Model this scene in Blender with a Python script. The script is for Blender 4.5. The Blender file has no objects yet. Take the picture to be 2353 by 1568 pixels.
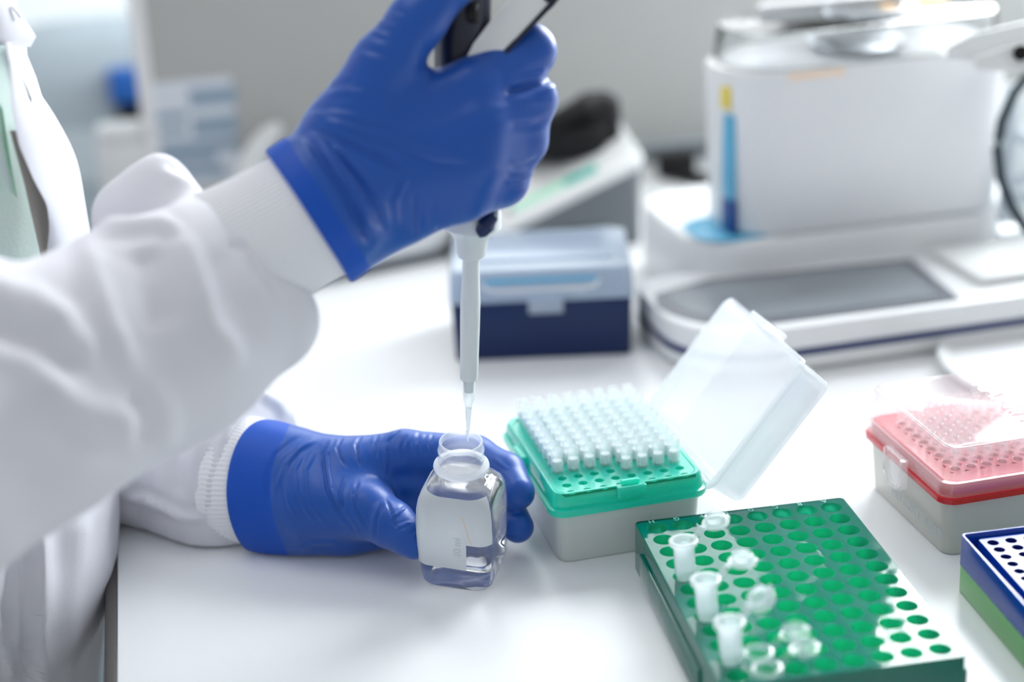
import bpy, math, random
import numpy as np
from mathutils import Matrix, Vector

random.seed(4)
SC = bpy.context.scene
COL = SC.collection
S = 0.001                      # everything below is written in millimetres

# ------------------------------------------------------------------ camera
F, PITCH, ROLL, CH = 4030.0, math.radians(20.83), math.radians(-2.9), 443.5
IW, IH = 2353, 1568
_cr, _sr, _c, _s = math.cos(ROLL), math.sin(ROLL), math.cos(PITCH), math.sin(PITCH)
_R = np.array([1.0, 0, 0]); _U = np.array([0, _s, _c]); _D = np.array([0, _c, -_s])
CAM = np.array([0, 0, CH])
RIGHT = _cr * _R + _sr * _U
UP = -_sr * _R + _cr * _U


def px(x, y, d):
    """world point (mm) seen at pixel x, y of the photograph, d mm deep"""
    return CAM + _D * d + RIGHT * ((x - IW / 2) * d / F) - UP * ((y - IH / 2) * d / F)


def at(x, y, h=0.0):
    """world point (mm) at height h above the bench"""
    r = _D + RIGHT * ((x - IW / 2) / F) - UP * ((y - IH / 2) / F)
    return CAM + r * ((h - CH) / r[2])


cam_data = bpy.data.cameras.new('camera')
cam = bpy.data.objects.new('camera', cam_data)
COL.objects.link(cam)
m = Matrix.Identity(4)
for i in range(3):
    m[i][0], m[i][1], m[i][2], m[i][3] = RIGHT[i], UP[i], -_D[i], CAM[i] * S
cam.matrix_world = m
cam_data.sensor_width = 36.0
cam_data.sensor_fit = 'HORIZONTAL'
cam_data.lens = F / IW * 36.0
cam_data.clip_start = 0.02
cam_data.dof.use_dof = True
cam_data.dof.focus_distance = 0.905
cam_data.dof.aperture_fstop = 2.8
SC.camera = cam

# ------------------------------------------------------------------ light
BENCH_YAW = math.radians(12.0)
world = bpy.data.worlds.new('room_light')
SC.world = world
world.use_nodes = True
bg = world.node_tree.nodes['Background']
bg.inputs[0].default_value = (0.90, 0.95, 1.0, 1)
bg.inputs[1].default_value = 0.45


def area(name, loc, target, sx, sy, power, color):
    l = bpy.data.lights.new(name, 'AREA')
    l.shape = 'RECTANGLE'; l.size = sx; l.size_y = sy
    l.energy = power; l.color = color
    o = bpy.data.objects.new(name, l); COL.objects.link(o)
    o.location = loc
    d = Vector(target) - Vector(loc)
    o.rotation_euler = d.to_track_quat('-Z', 'Y').to_euler()
    return o


WINDOW_SKY = 18.0        # brightness of the overcast sky in the window behind the bench
area('ceiling_lamp', (-0.5, 0.9, 1.75), (-0.4, 0.9, 0), 1.2, 0.6, 5, (1.0, 0.98, 0.95))

vs = SC.view_settings
vs.view_transform = 'Standard'
vs.look = 'None'
vs.exposure = 0.28
vs.gamma = 1.0
vs.use_curve_mapping = False
SC.cycles.max_bounces = 28
SC.cycles.transmission_bounces = 26
SC.cycles.transparent_max_bounces = 24
SC.cycles.caustics_refractive = True
SC.cycles.sample_clamp_indirect = 6.0


# ------------------------------------------------------------------ materials
def lin(r, g, b):
    f = lambda v: v / 12.92 if v <= 0.04045 else ((v + 0.055) / 1.055) ** 2.4
    return (f(r / 255), f(g / 255), f(b / 255), 1.0)


def new_mat(name):
    mt = bpy.data.materials.new(name); mt.use_nodes = True
    nt = mt.node_tree; nt.nodes.clear()
    out = nt.nodes.new('ShaderNodeOutputMaterial')
    return mt, nt, out


def noise_bump(nt, scale, strength, dist=0.001, detail=3):
    tc = nt.nodes.new('ShaderNodeTexCoord')
    n = nt.nodes.new('ShaderNodeTexNoise'); n.inputs['Scale'].default_value = scale
    n.inputs['Detail'].default_value = detail
    b = nt.nodes.new('ShaderNodeBump'); b.inputs['Strength'].default_value = strength
    b.inputs['Distance'].default_value = dist
    nt.links.new(tc.outputs['Object'], n.inputs['Vector'])
    nt.links.new(n.outputs['Fac'], b.inputs['Height'])
    return b, n, tc


def principled(name, col, rough=0.4, spec=0.5, metal=0.0, bump=None, vary=0.0, trans=0.0, ior=1.5, sheen=0.0, coat=0.0):
    mt, nt, out = new_mat(name)
    p = nt.nodes.new('ShaderNodeBsdfPrincipled')
    p.inputs['Base Color'].default_value = col
    p.inputs['Roughness'].default_value = rough
    p.inputs['Specular IOR Level'].default_value = spec
    p.inputs['Metallic'].default_value = metal
    p.inputs['Transmission Weight'].default_value = trans
    p.inputs['IOR'].default_value = ior
    p.inputs['Sheen Weight'].default_value = sheen
    p.inputs['Coat Weight'].default_value = coat
    if bump:
        b, n, tc = noise_bump(nt, *bump)
        nt.links.new(b.outputs['Normal'], p.inputs['Normal'])
        if vary:
            mx = nt.nodes.new('ShaderNodeMix'); mx.data_type = 'RGBA'
            n2 = nt.nodes.new('ShaderNodeTexNoise'); n2.inputs['Scale'].default_value = 14
            nt.links.new(tc.outputs['Object'], n2.inputs['Vector'])
            nt.links.new(n2.outputs['Fac'], mx.inputs[0])
            mx.inputs[6].default_value = col
            mx.inputs[7].default_value = tuple(c * (1 - vary) for c in col[:3]) + (1,)
            nt.links.new(mx.outputs[2], p.inputs['Base Color'])
    nt.links.new(p.outputs[0], out.inputs[0])
    return mt


def thin_plastic(name, col, opacity, rough=0.08, translucent=0.5, gloss=1.0, tint=None, bump=None):
    """see-through or milky plastic sheet: clear + diffuse/translucent body + fresnel gloss"""
    mt, nt, out = new_mat(name)
    N = nt.nodes.new
    di = N('ShaderNodeBsdfDiffuse'); di.inputs[0].default_value = col
    tr = N('ShaderNodeBsdfTranslucent'); tr.inputs[0].default_value = col
    m1 = N('ShaderNodeMixShader'); m1.inputs[0].default_value = translucent
    tp = N('ShaderNodeBsdfTransparent'); tp.inputs[0].default_value = tint or (1, 1, 1, 1)
    m2 = N('ShaderNodeMixShader'); m2.inputs[0].default_value = opacity
    gl = N('ShaderNodeBsdfGlossy'); gl.inputs['Roughness'].default_value = rough
    gl.inputs[0].default_value = (gloss, gloss, gloss, 1)
    fr = N('ShaderNodeFresnel')
    m3 = N('ShaderNodeMixShader')
    L = nt.links.new
    ge = N('ShaderNodeNewGeometry'); mr = N('ShaderNodeMapRange')   # a thin sheet reflects alike from both sides
    mr.inputs[3].default_value = 1.48; mr.inputs[4].default_value = 1 / 1.48
    L(ge.outputs['Backfacing'], mr.inputs[0]); L(mr.outputs[0], fr.inputs[0])
    L(di.outputs[0], m1.inputs[1]); L(tr.outputs[0], m1.inputs[2])
    L(tp.outputs[0], m2.inputs[1]); L(m1.outputs[0], m2.inputs[2])
    L(fr.outputs[0], m3.inputs[0]); L(m2.outputs[0], m3.inputs[1]); L(gl.outputs[0], m3.inputs[2])
    if bump:
        b, n, tc = noise_bump(nt, *bump)
        for nd in (gl, fr, di):
            L(b.outputs['Normal'], nd.inputs['Normal'])
    L(m3.outputs[0], out.inputs[0])
    return mt


def emission(name, col, st):
    mt, nt, out = new_mat(name)
    e = nt.nodes.new('ShaderNodeEmission'); e.inputs[0].default_value = col; e.inputs[1].default_value = st
    nt.links.new(e.outputs[0], out.inputs[0]); return mt


M = {}
M['bench'] = principled('bench_laminate', lin(236, 238, 239), 0.28, 0.5, bump=(900, 0.06, 0.0006), vary=0.02)
M['band'] = principled('edge_band', lin(72, 68, 66), 0.5, 0.4, bump=(300, 0.2), vary=0.2)
M['wall'] = principled('wall_paint', lin(184, 185, 182), 0.85, 0.2, bump=(120, 0.08), vary=0.03)
M['wallfar'] = principled('far_wall_paint', lin(222, 228, 230), 0.8, 0.2, bump=(120, 0.08), vary=0.03)
M['floor'] = principled('floor_vinyl', lin(196, 197, 196), 0.45, 0.4, bump=(60, 0.1), vary=0.15)
M['glove'] = principled('blue_nitrile', lin(0, 76, 166), 0.38, 0.45, bump=(700, 0.10, 0.0006), sheen=0.15)
M['gloveband'] = principled('blue_nitrile_single_layer_cuff', lin(0, 76, 180), 0.5, 0.35, bump=(700, 0.10, 0.0006))
M['coat'] = principled('white_cotton', lin(216, 216, 222), 0.9, 0.15, bump=(1500, 0.25, 0.0005), sheen=0.1)
M['knit'] = principled('white_knit', lin(236, 237, 240), 0.9, 0.1, bump=(900, 0.3, 0.0006), sheen=0.3)
M['shirt'] = principled('mint_cloth', lin(216, 232, 226), 0.9, 0.1, bump=(600, 0.2, 0.0006))
M['dullbeige'] = principled('beige_cable_and_gap_shade', lin(178, 172, 164), 0.9, 0.1, bump=(600, 0.2))
M['skin'] = principled('skin', lin(214, 170, 148), 0.5, 0.4)
M['white'] = principled('white_plastic', lin(228, 230, 231), 0.35, 0.5, bump=(400, 0.03))
M['offwhite'] = principled('grey_white_plastic', lin(226, 228, 227), 0.4, 0.5, bump=(400, 0.05))
M['pipwhite'] = principled('pipette_shaft_plastic', lin(222, 228, 230), 0.4, 0.4, bump=(300, 0.03))
M['darkgrey'] = principled('dark_grey_plastic', lin(108, 114, 118), 0.5, 0.4, bump=(300, 0.06))
M['black'] = principled('black_rubber', lin(13, 14, 16), 0.6, 0.3, bump=(300, 0.1))
M['navyblack'] = principled('navy_black_plastic', lin(14, 20, 42), 0.35, 0.5, bump=(300, 0.05))
M['navy'] = principled('navy_plastic', lin(4, 34, 80), 0.42, 0.4, bump=(300, 0.05))
M['navyline'] = principled('navy_stripe', lin(16, 36, 96), 0.4, 0.5)
M['screen'] = principled('screen_glass', lin(136, 143, 150), 0.22, 0.5, bump=(40, 0.02))
M['screen_rim'] = principled('screen_surround', lin(108, 112, 120), 0.3, 0.5)
M['cable'] = principled('cable_rubber', lin(44, 58, 68), 0.5, 0.4)
M['green'] = thin_plastic('green_rack_plastic', lin(0, 124, 108), 0.95, 0.05, 0.30, bump=(38, 0.14, 0.004, 2))
M['well'] = thin_plastic('green_well_painted_glow', lin(60, 232, 186), 0.97, 0.2, 0.6)  # rack green lightened in the colour, for light coming through the wells
M['teal'] = thin_plastic('teal_tray_plastic', lin(56, 242, 218), 0.96, 0.15, 0.5)
M['teal_hole'] = thin_plastic('teal_hole_plastic', lin(0, 176, 150), 0.95, 0.3, 0.4)
M['boxwhite'] = thin_plastic('milky_box_plastic', lin(232, 234, 233), 0.97, 0.3, 0.25)
M['boxwarm'] = thin_plastic('warm_box_plastic', lin(218, 214, 206), 0.98, 0.35, 0.15)
M['tip'] = thin_plastic('tip_plastic', lin(240, 248, 250), 0.24, 0.12, 0.5)
M['tippink'] = thin_plastic('pink_box_tip_plastic', lin(250, 244, 246), 0.10, 0.12, 0.5)
M['filter'] = principled('tip_filter', lin(246, 248, 250), 0.9, 0.1)
M['lid'] = thin_plastic('milky_lid_plastic', lin(246, 249, 252), 0.52, 0.10, 0.6)
M['tube'] = thin_plastic('tube_plastic', lin(240, 247, 250), 0.46, 0.15, 0.5)
M['tubeclear'] = thin_plastic('clear_tube_plastic', lin(236, 245, 250), 0.10, 0.16, 0.5)
M['pink'] = thin_plastic('pink_tray_plastic', lin(226, 70, 88), 0.95, 0.2, 0.35)
M['red'] = thin_plastic('red_tray_edge', lin(224, 48, 60), 0.97, 0.2, 0.3)
M['pinklid'] = thin_plastic('clear_lid_plastic', lin(246, 240, 243), 0.14, 0.06, 0.5)
M['bluerack'] = thin_plastic('blue_rack_plastic', lin(6, 66, 170), 0.97, 0.15, 0.2)
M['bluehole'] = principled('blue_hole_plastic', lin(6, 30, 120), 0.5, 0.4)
M['greenbase'] = thin_plastic('light_green_plastic', lin(128, 206, 120), 0.97, 0.3, 0.3)
M['navylid'] = thin_plastic('blue_tinted_lid', lin(222, 232, 242), 0.62, 0.14, 0.45, tint=lin(226, 238, 250))
M['ink'] = principled('grey_ink', lin(196, 200, 204), 0.6, 0.2)
M['faintink'] = principled('faint_ink', lin(205, 210, 213), 0.6, 0.2)
M['paleink'] = principled('white_ink', lin(252, 252, 252), 0.5, 0.3)
M['glass'] = principled('acrylic', (0.97, 0.985, 0.99, 1), 0.03, 0.5, trans=1.0, ior=1.45)
M['pet'] = thin_plastic('pet_plastic', lin(240, 243, 250), 0.05, 0.02, 0.5)
M['petneck'] = thin_plastic('pet_neck', lin(242, 245, 250), 0.32, 0.03, 0.5)
M['water'] = principled('water', (0.98, 0.985, 1.0, 1), 0.0, 0.5, trans=1.0, ior=1.33)
M['frost'] = thin_plastic('frosted_ring', lin(238, 242, 248), 0.7, 0.25, 0.6)
M['label'] = thin_plastic('pale_sheet', lin(236, 240, 242), 0.86, 0.3, 0.4)
M['letter'] = principled('pale_raised_lettering', lin(120, 196, 184), 0.3, 0.6)  # the rack's raised letters, coloured paler than its plastic
M['metal'] = principled('brushed_metal', lin(200, 204, 208), 0.25, 0.5, metal=1.0)
M['greyplastic'] = principled('light_grey_plastic', lin(196, 206, 212), 0.6, 0.3, bump=(200, 0.05))
M['midgrey'] = principled('mid_grey_plastic', lin(168, 180, 188), 0.6, 0.3, bump=(200, 0.05))
M['blue'] = principled('blue_plastic', lin(40, 104, 190), 0.45, 0.4)
M['cyan'] = principled('cyan_label_and_reflection', lin(96, 178, 214), 0.4, 0.4)
M['deepblue'] = principled('deep_blue_label', lin(20, 72, 140), 0.4, 0.4)
M['yellow'] = principled('yellow_label', lin(232, 212, 96), 0.5, 0.3)
M['tealstrip'] = principled('teal_label', lin(20, 176, 156), 0.5, 0.3)
M['mintstrip'] = principled('mint_label', lin(168, 226, 196), 0.5, 0.3)
M['paper'] = principled('paper', lin(222, 228, 236), 0.8, 0.2)
M['paperblue'] = principled('printed_grey_blue', lin(156, 174, 190), 0.8, 0.2)
M['beige'] = principled('beige_label', lin(246, 208, 160), 0.6, 0.3)
M['peach'] = principled('peach_tint', lin(244, 220, 198), 0.6, 0.3)
M['frame'] = principled('window_frame_paint', lin(240, 240, 240), 0.4, 0.4)
M['greenprint'] = principled('green_print', lin(216, 232, 226), 0.9, 0.1, bump=(600, 0.2, 0.0006))
_nt = M['greenprint'].node_tree; _N = _nt.nodes.new
_tc = _N('ShaderNodeTexCoord'); _mp = _N('ShaderNodeMapping'); _mp.inputs['Rotation'].default_value = (0, 0.55, 0); _mp.inputs['Scale'].default_value = (90, 40, 9)
_ns = _N('ShaderNodeTexNoise'); _ns.inputs['Scale'].default_value = 1.0; _ns.inputs['Detail'].default_value = 5
_rp = _N('ShaderNodeValToRGB'); _rp.color_ramp.elements[0].position = 0.42; _rp.color_ramp.elements[0].color = lin(110, 206, 146)
_rp.color_ramp.elements[1].position = 0.60; _rp.color_ramp.elements[1].color = lin(216, 232, 226)
_nt.links.new(_tc.outputs['Object'], _mp.inputs[0]); _nt.links.new(_mp.outputs[0], _ns.inputs['Vector'])
_nt.links.new(_ns.outputs['Fac'], _rp.inputs[0])
_nt.links.new(_rp.outputs[0], [n for n in _nt.nodes if n.type == 'BSDF_PRINCIPLED'][0].inputs['Base Color'])
M['steel'] = principled('steel_leg', lin(170, 174, 178), 0.4, 0.5, metal=0.6)


# ------------------------------------------------------------------ helpers
def empty(name, loc, rz=0.0, label=None, cat=None, group=None):
    o = bpy.data.objects.new(name, None); COL.objects.link(o)
    o.empty_display_size = 0.02
    o.location = Vector(loc) * S; o.rotation_euler = (0, 0, rz)
    return tag(o, label, cat, group)


def tag(o, label=None, cat=None, group=None, kind=None):
    for k, v in (('label', label), ('category', cat), ('group', group), ('kind', kind)):
        if v: o[k] = v
    return o


class MB:
    """collects geometry (millimetres) that becomes ONE mesh object"""
    def __init__(self):
        self.v = []; self.f = []; self.n = 0; self.mi = []; self.cur = 0

    def add(self, verts, faces):
        k = self.n
        verts = np.asarray(verts, float)
        self.v.append(verts); self.n += len(verts)
        for fc in faces:
            self.f.append(tuple(i + k for i in fc)); self.mi.append(self.cur)
        return k

    def loft(self, rings, cap0=True, cap1=True, closed=True):
        n = len(rings[0]); V = np.concatenate([np.asarray(r, float) for r in rings])
        fs = []
        for i in range(len(rings) - 1):
            a, b = i * n, (i + 1) * n
            for j in range(n if closed else n - 1):
                j2 = (j + 1) % n
                fs.append((a + j, a + j2, b + j2, b + j))
        if cap0: fs.append(tuple(range(n - 1, -1, -1)))
        if cap1: fs.append(tuple(range((len(rings) - 1) * n, len(rings) * n)))
        self.add(V, fs); return self

    def box(self, x0, x1, y0, y1, z0, z1, bev=0.0):
        if bev <= 0:
            V = [(x, y, z) for z in (z0, z1) for x, y in ((x0, y0), (x1, y0), (x1, y1), (x0, y1))]
            self.loft([V[:4], V[4:]])
        else:
            w, d, cx, cy = x1 - x0, y1 - y0, (x0 + x1) / 2, (y0 + y1) / 2
            self.solid(w, d, bev, z0, z1, bev, cx, cy, 3)
        return self

    def solid(self, w, d, r, z0, z1, bev=0.0, cx=0, cy=0, n=5, taper=0.0, bevb=None):
        """rounded box with bevelled top and bottom; taper shrinks the bottom"""
        bb = bev if bevb is None else bevb
        R = []
        def ring(sh, z, tp):
            R.append(rr(w - 2 * sh - 2 * tp, d - 2 * sh - 2 * tp, max(r - sh * 0.6, 0.05), z, cx, cy, n))
        tb = taper
        if bb > 0:
            for k in (0, 1, 2):
                a = k / 2 * math.pi / 2
                ring(bb * (1 - math.sin(a)), z0 + bb * (1 - math.cos(a)), tb)
        else: ring(0, z0, tb)
        if bev > 0:
            for k in (0, 1, 2):
                a = k / 2 * math.pi / 2
                ring(bev * (1 - math.cos(a)), z1 - bev + bev * math.sin(a), 0)
        else: ring(0, z1, 0)
        return self.loft(R)

    def shell(self, w, d, r, z0, z1, t, open_top=True, taper=0.0, cx=0, cy=0, n=5):
        """hollow box, wall t; open at top (or at bottom when open_top is False)"""
        q = lambda sh, z, tp: rr(w - 2 * sh - 2 * tp, d - 2 * sh - 2 * tp, max(r - sh * 0.7, 0.3), z, cx, cy, n)
        if open_top:
            R = [q(1.5, z0, taper), q(0.4, z0 + 0.5, taper), q(0, z0 + 1.6, taper), q(0, z1, 0), q(t, z1, 0), q(t, z0 + t, taper)]
        else:
            R = [q(0, z0, 0), q(0, z1 - 2.0, taper), q(0.6, z1 - 0.6, taper), q(2.0, z1, taper)]
            self.loft(R, cap0=False, cap1=True)
            R = [q(0, z0, 0), q(t, z0, 0), q(t, z1 - 2.4, taper), q(t + 1.6, z1 - t, taper)]
            R.reverse()
            self.loft(R, cap0=True, cap1=False)
            return self
        return self.loft(R)

    def lathe(self, prof, n=24, cap0=True, cap1=True, cx=0, cy=0):
        a = np.arange(n) * 2 * np.pi / n
        return self.loft([np.stack([cx + r * np.cos(a), cy + r * np.sin(a), np.full(n, z)], 1) for r, z in prof], cap0, cap1)

    def tube(self, pts, rad, n=10):
        P = np.asarray(pts, float)
        rad = np.broadcast_to(np.asarray(rad, float), (len(P),))
        T = np.gradient(P, axis=0); T /= np.linalg.norm(T, axis=1)[:, None]
        up = np.array([0.13, 0.31, 0.94]); R = []
        a = np.arange(n) * 2 * np.pi / n
        for p, t, r in zip(P, T, rad):
            x = np.cross(t, up); x /= np.linalg.norm(x); y = np.cross(x, t); y = -y
            up = -y if False else up
            R.append(p + r * (np.cos(a)[:, None] * x + np.sin(a)[:, None] * y))
        return self.loft(R)

    def holes(self, nx, ny, pxp, pyp, r, z, w, d, rc, depth=0.0, n=16, cx=0, cy=0, bottom=True, rb=None, walls=True, dome=False):
        """plate at height z, w by d, with nx by ny round holes"""
        ang = (np.arange(n) + 0.5 * 0) * 2 * np.pi / n
        ca, sa = np.cos(ang), np.sin(ang)
        k = 1 / np.maximum(np.abs(ca), np.abs(sa))
        sq = np.stack([ca * k, sa * k], 1)
        gx, gy = nx * pxp, ny * pyp
        for i in range(nx):
            for j in range(ny):
                x = cx + (i - (nx - 1) / 2) * pxp; y = cy + (j - (ny - 1) / 2) * pyp
                o = np.stack([x + sq[:, 0] * pxp / 2, y + sq[:, 1] * pyp / 2, np.full(n, z)], 1)
                c = np.stack([x + ca * r, y + sa * r, np.full(n, z)], 1)
                R = [o, c]
                self.loft(R, False, False)
        k = rr(gx, gy, 0.02, z, cx, cy, 5); o = rr(w, d, rc, z, cx, cy, 5)
        self.loft([o, k], False, False)
        return self

    def wells(self, nx, ny, pxp, pyp, r, z, depth, n=16, cx=0, cy=0, rb=None, skip=()):
        rb = rb or r
        a = np.arange(n) * 2 * np.pi / n
        for i in range(nx):
            for j in range(ny):
                x = cx + (i - (nx - 1) / 2) * pxp; y = cy + (j - (ny - 1) / 2) * pyp
                R = []
                for q, zz in ((r, z), (r * 0.985, z - 0.8), (rb, z - depth), (rb * 0.6, z - depth - 1.2)):
                    R.append(np.stack([x + q * np.cos(a), y + q * np.sin(a), np.full(n, zz)], 1))
                self.loft(R, False, True)
        return self

    def build(self, name, mat, parent=None, smooth=True, ang=35, mats=None):
        me = bpy.data.meshes.new(name)
        V = np.concatenate(self.v) * S
        me.from_pydata(V.tolist(), [], self.f)
        for mt in ([mat] if mats is None else mats): me.materials.append(mt)
        if mats is not None: me.polygons.foreach_set('material_index', self.mi)
        if smooth:
            me.polygons.foreach_set('use_smooth', [True] * len(me.polygons))
            me.set_sharp_from_angle(angle=math.radians(ang))
        me.validate(); me.update()
        o = bpy.data.objects.new(name, me); COL.objects.link(o)
        if parent is not None: o.parent = parent
        return o


def rr(w, d, r, z=0.0, cx=0.0, cy=0.0, n=5):
    r = min(r, w / 2 - 1e-4, d / 2 - 1e-4); P = []
    for qx, qy, a0 in ((1, 1, 0), (-1, 1, 90), (-1, -1, 180), (1, -1, 270)):
        for k in range(n + 1):
            a = math.radians(a0 + 90 * k / n)
            P.append((cx + qx * (w / 2 - r) + r * math.cos(a), cy + qy * (d / 2 - r) + r * math.sin(a), z))
    return np.array(P)


def part(name, mat, parent, fn, **kw):
    b = MB(); fn(b); return b.build(name, mat, parent, **kw)


def world_part(name, mat, parent, mb, **kw):
    """mesh authored in world millimetres, made a child of parent (an unrotated Empty)"""
    off = np.array(parent.location) / S
    mb.v = [np.asarray(v) - off for v in mb.v]
    return mb.build(name, mat, parent, **kw)


def text(name, body, size, mat, parent, loc, rot=(0, 0, 0), extrude=0.1, align='CENTER', spacing=1.0):
    cu = bpy.data.curves.new(name, 'FONT'); cu.body = body
    cu.size = size * S; cu.extrude = extrude * S; cu.align_x = align; cu.align_y = 'CENTER'
    cu.space_character = spacing
    tmp = bpy.data.objects.new(name + '_curve', cu); COL.objects.link(tmp)
    bpy.context.view_layer.update()
    me = bpy.data.meshes.new_from_object(tmp.evaluated_get(bpy.context.evaluated_depsgraph_get()))
    bpy.data.objects.remove(tmp); bpy.data.curves.remove(cu)
    me.materials.clear(); me.materials.append(mat)
    o = bpy.data.objects.new(name, me); COL.objects.link(o)
    o.location = Vector(loc) * S; o.rotation_euler = rot
    if parent is not None: o.parent = parent
    return o


def sstep(a, b, x):
    t = np.clip((x - a) / (b - a), 0, 1); return t * t * (3 - 2 * t)


# --- implicit bodies: tapered limbs blended into one continuous skin (surface nets)
def cone(p, a, b, ra, rb, fl):
    """distance to a tapered capsule; fl flattens it along the third axis"""
    ba = b - a; sc = np.array([1, 1, 1 / fl])
    pa = (p - a) * sc; bb = ba * sc
    l2 = max(float(bb @ bb), 1e-9)
    h = np.clip((pa @ bb) / l2, 0, 1)
    return (np.linalg.norm(pa - h[:, None] * bb, axis=1) - (ra + (rb - ra) * h)) * (1.0 if fl >= 1 else (0.5 + fl / 2))


def smin(a, b, k):
    h = np.clip(0.5 + 0.5 * (b - a) / k, 0, 1)
    return b + (a - b) * h - k * h * (1 - h)


class Body:
    """prims are given as (x, y, depth, radius px) joints in the camera's axes; geometry is solid and lives in world space"""
    def __init__(self, res): self.groups = []; self.res = res; self.floor = None; self.clips = []

    def clip(self, x, y, d, n, k=1.5):
        """cut away everything on the side n (right, up, towards the camera) of the point"""
        n = np.array(n, float); n /= np.linalg.norm(n)
        self.clips.append((np.array([(x - IW / 2) * d / F, -(y - IH / 2) * d / F, -d]), n, k, len(self.groups))); return self

    def chain(self, pts, k=5.0, fl=1.0, join=6.0):
        g = []
        for q in pts:
            x, y, d, r = q[:4]
            g.append((np.array([(x - IW / 2) * d / F, -(y - IH / 2) * d / F, -d]), r * d / F))
        self.groups.append((g, k, fl, join)); return self

    def dist(self, P):
        D = None
        for gi, (g, k, fl, join) in enumerate(self.groups + [(None,) * 4]):
            for p0, n, kc, at_ in self.clips:
                if at_ == gi: D = -smin(-D, -((P - p0) @ n), kc)
            if g is None: break
            d = None
            pairs = list(zip(g[:-1], g[1:])) if len(g) > 1 else [(g[0], g[0])]
            for (a, ra), (b, rb) in pairs:
                q = cone(P, a, b, ra, rb, fl)
                d = q if d is None else smin(d, q, k)
            D = d if D is None else smin(D, d, join)
        if self.floor is not None:
            Z = CAM[2] + P @ np.array([RIGHT[2], UP[2], -_D[2]])
            D = -smin(-D, Z - self.floor, 3.0)
        return D

    def mesh(self, name, mat, parent, disp=None, mat2=None, where=None):
        lo = np.array([1e9] * 3); hi = -lo
        for g, k, fl, join in self.groups:
            for c, r in g:
                e = np.array([r, r, r * max(fl, 1)]) + 6
                lo = np.minimum(lo, c - e); hi = np.maximum(hi, c + e)
        h = self.res; n = np.ceil((hi - lo) / h).astype(int) + 1
        ax = [lo[i] + h * np.arange(n[i]) for i in range(3)]
        q = 4                                     # coarse pass first, then only the band near the skin
        nc = (n - 1) // q + 2
        cax = [lo[i] + h * q * np.arange(nc[i]) for i in range(3)]
        C = self.dist(np.stack(np.meshgrid(*cax, indexing='ij'), -1).reshape(-1, 3)).reshape(nc)
        val = np.repeat(np.repeat(np.repeat(C, q, 0), q, 1), q, 2)[:n[0], :n[1], :n[2]].astype(np.float32)
        near = np.argwhere(np.abs(val) < h * q * 2.6 + 4)
        for i in range(0, len(near), 200000):
            k = near[i:i + 200000]
            val[k[:, 0], k[:, 1], k[:, 2]] = self.dist(lo + h * k)
        V, Q = surface_nets(val, lo, h)
        for _ in range(2):                       # pull the vertices onto the surface, find normals
            e = 0.4
            d0 = self.dist(V)
            G = np.stack([self.dist(V + np.eye(3)[i] * e) - d0 for i in range(3)], 1)
            G /= np.linalg.norm(G, axis=1)[:, None] + 1e-9
            V = V - G * np.clip(d0, -h, h)[:, None]
        if disp is not None:
            X = V[:, 0] * F / -V[:, 2] + IW / 2; Y = -V[:, 1] * F / -V[:, 2] + IH / 2
            V = V + G * disp(X, Y, V, G)[:, None]
        Wd = CAM + V[:, :1] * RIGHT + V[:, 1:2] * UP - V[:, 2:3] * _D
        off = np.array(parent.location) / S
        me = bpy.data.meshes.new(name)
        me.from_pydata(((Wd - off) * S).tolist(), [], Q.tolist())
        me.materials.append(mat)
        if mat2 is not None:
            me.materials.append(mat2)
            C = V[Q].mean(1)
            me.polygons.foreach_set('material_index', where(C[:, 0] * F / -C[:, 2] + IW / 2, -C[:, 1] * F / -C[:, 2] + IH / 2).astype(np.int32))
        me.polygons.foreach_set('use_smooth', [True] * len(me.polygons))
        me.update()
        o = bpy.data.objects.new(name, me); COL.objects.link(o); o.parent = parent
        return o


def surface_nets(val, lo, h):
    ins = val < 0
    n = np.array(val.shape)
    c = [(i, j, k) for i in (0, 1) for j in (0, 1) for k in (0, 1)]
    cut = lambda A, o: A[o[0]:n[0] - 1 + o[0], o[1]:n[1] - 1 + o[1], o[2]:n[2] - 1 + o[2]]
    cnt = sum(cut(ins, o).astype(np.int8) for o in c)
    act = (cnt > 0) & (cnt < 8)
    idx = np.full(act.shape, -1, np.int64)
    ijk = np.argwhere(act); idx[act] = np.arange(len(ijk))
    acc = np.zeros((len(ijk), 3)); w = np.zeros(len(ijk))
    cv = {o: val[ijk[:, 0] + o[0], ijk[:, 1] + o[1], ijk[:, 2] + o[2]].astype(float) for o in c}
    for o in c:
        for a in range(3):
            if o[a] == 0:
                q = list(o); q[a] = 1; q = tuple(q)
                va, vb = cv[o], cv[q]
                mk = (va < 0) != (vb < 0)
                t = np.where(mk, va / np.where(mk, va - vb, 1), 0)
                p = np.array(o, float)[None].repeat(len(ijk), 0); p[:, a] += t
                acc[mk] += p[mk]; w[mk] += 1
    V = lo + h * (ijk + acc / w[:, None])
    Q = []
    for a in range(3):
        b, d = (a + 1) % 3, (a + 2) % 3
        s0 = [slice(None)] * 3; s1 = [slice(None)] * 3
        s0[a] = slice(0, n[a] - 1); s1[a] = slice(1, n[a])
        A = ins[tuple(s0)]; B = ins[tuple(s1)]
        e = np.argwhere(A != B)
        ok = (e[:, b] > 0) & (e[:, d] > 0) & (e[:, b] < n[b] - 1) & (e[:, d] < n[d] - 1)
        e = e[ok]; f = A[tuple(e.T)]
        def cell(db, dd):
            q = e.copy(); q[:, b] += db; q[:, d] += dd
            return idx[tuple(q.T)]
        q = np.stack([cell(-1, -1), cell(0, -1), cell(0, 0), cell(-1, 0)], 1)
        q[~f] = q[~f][:, ::-1]
        Q.append(q)
    return V, np.concatenate(Q)


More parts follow.
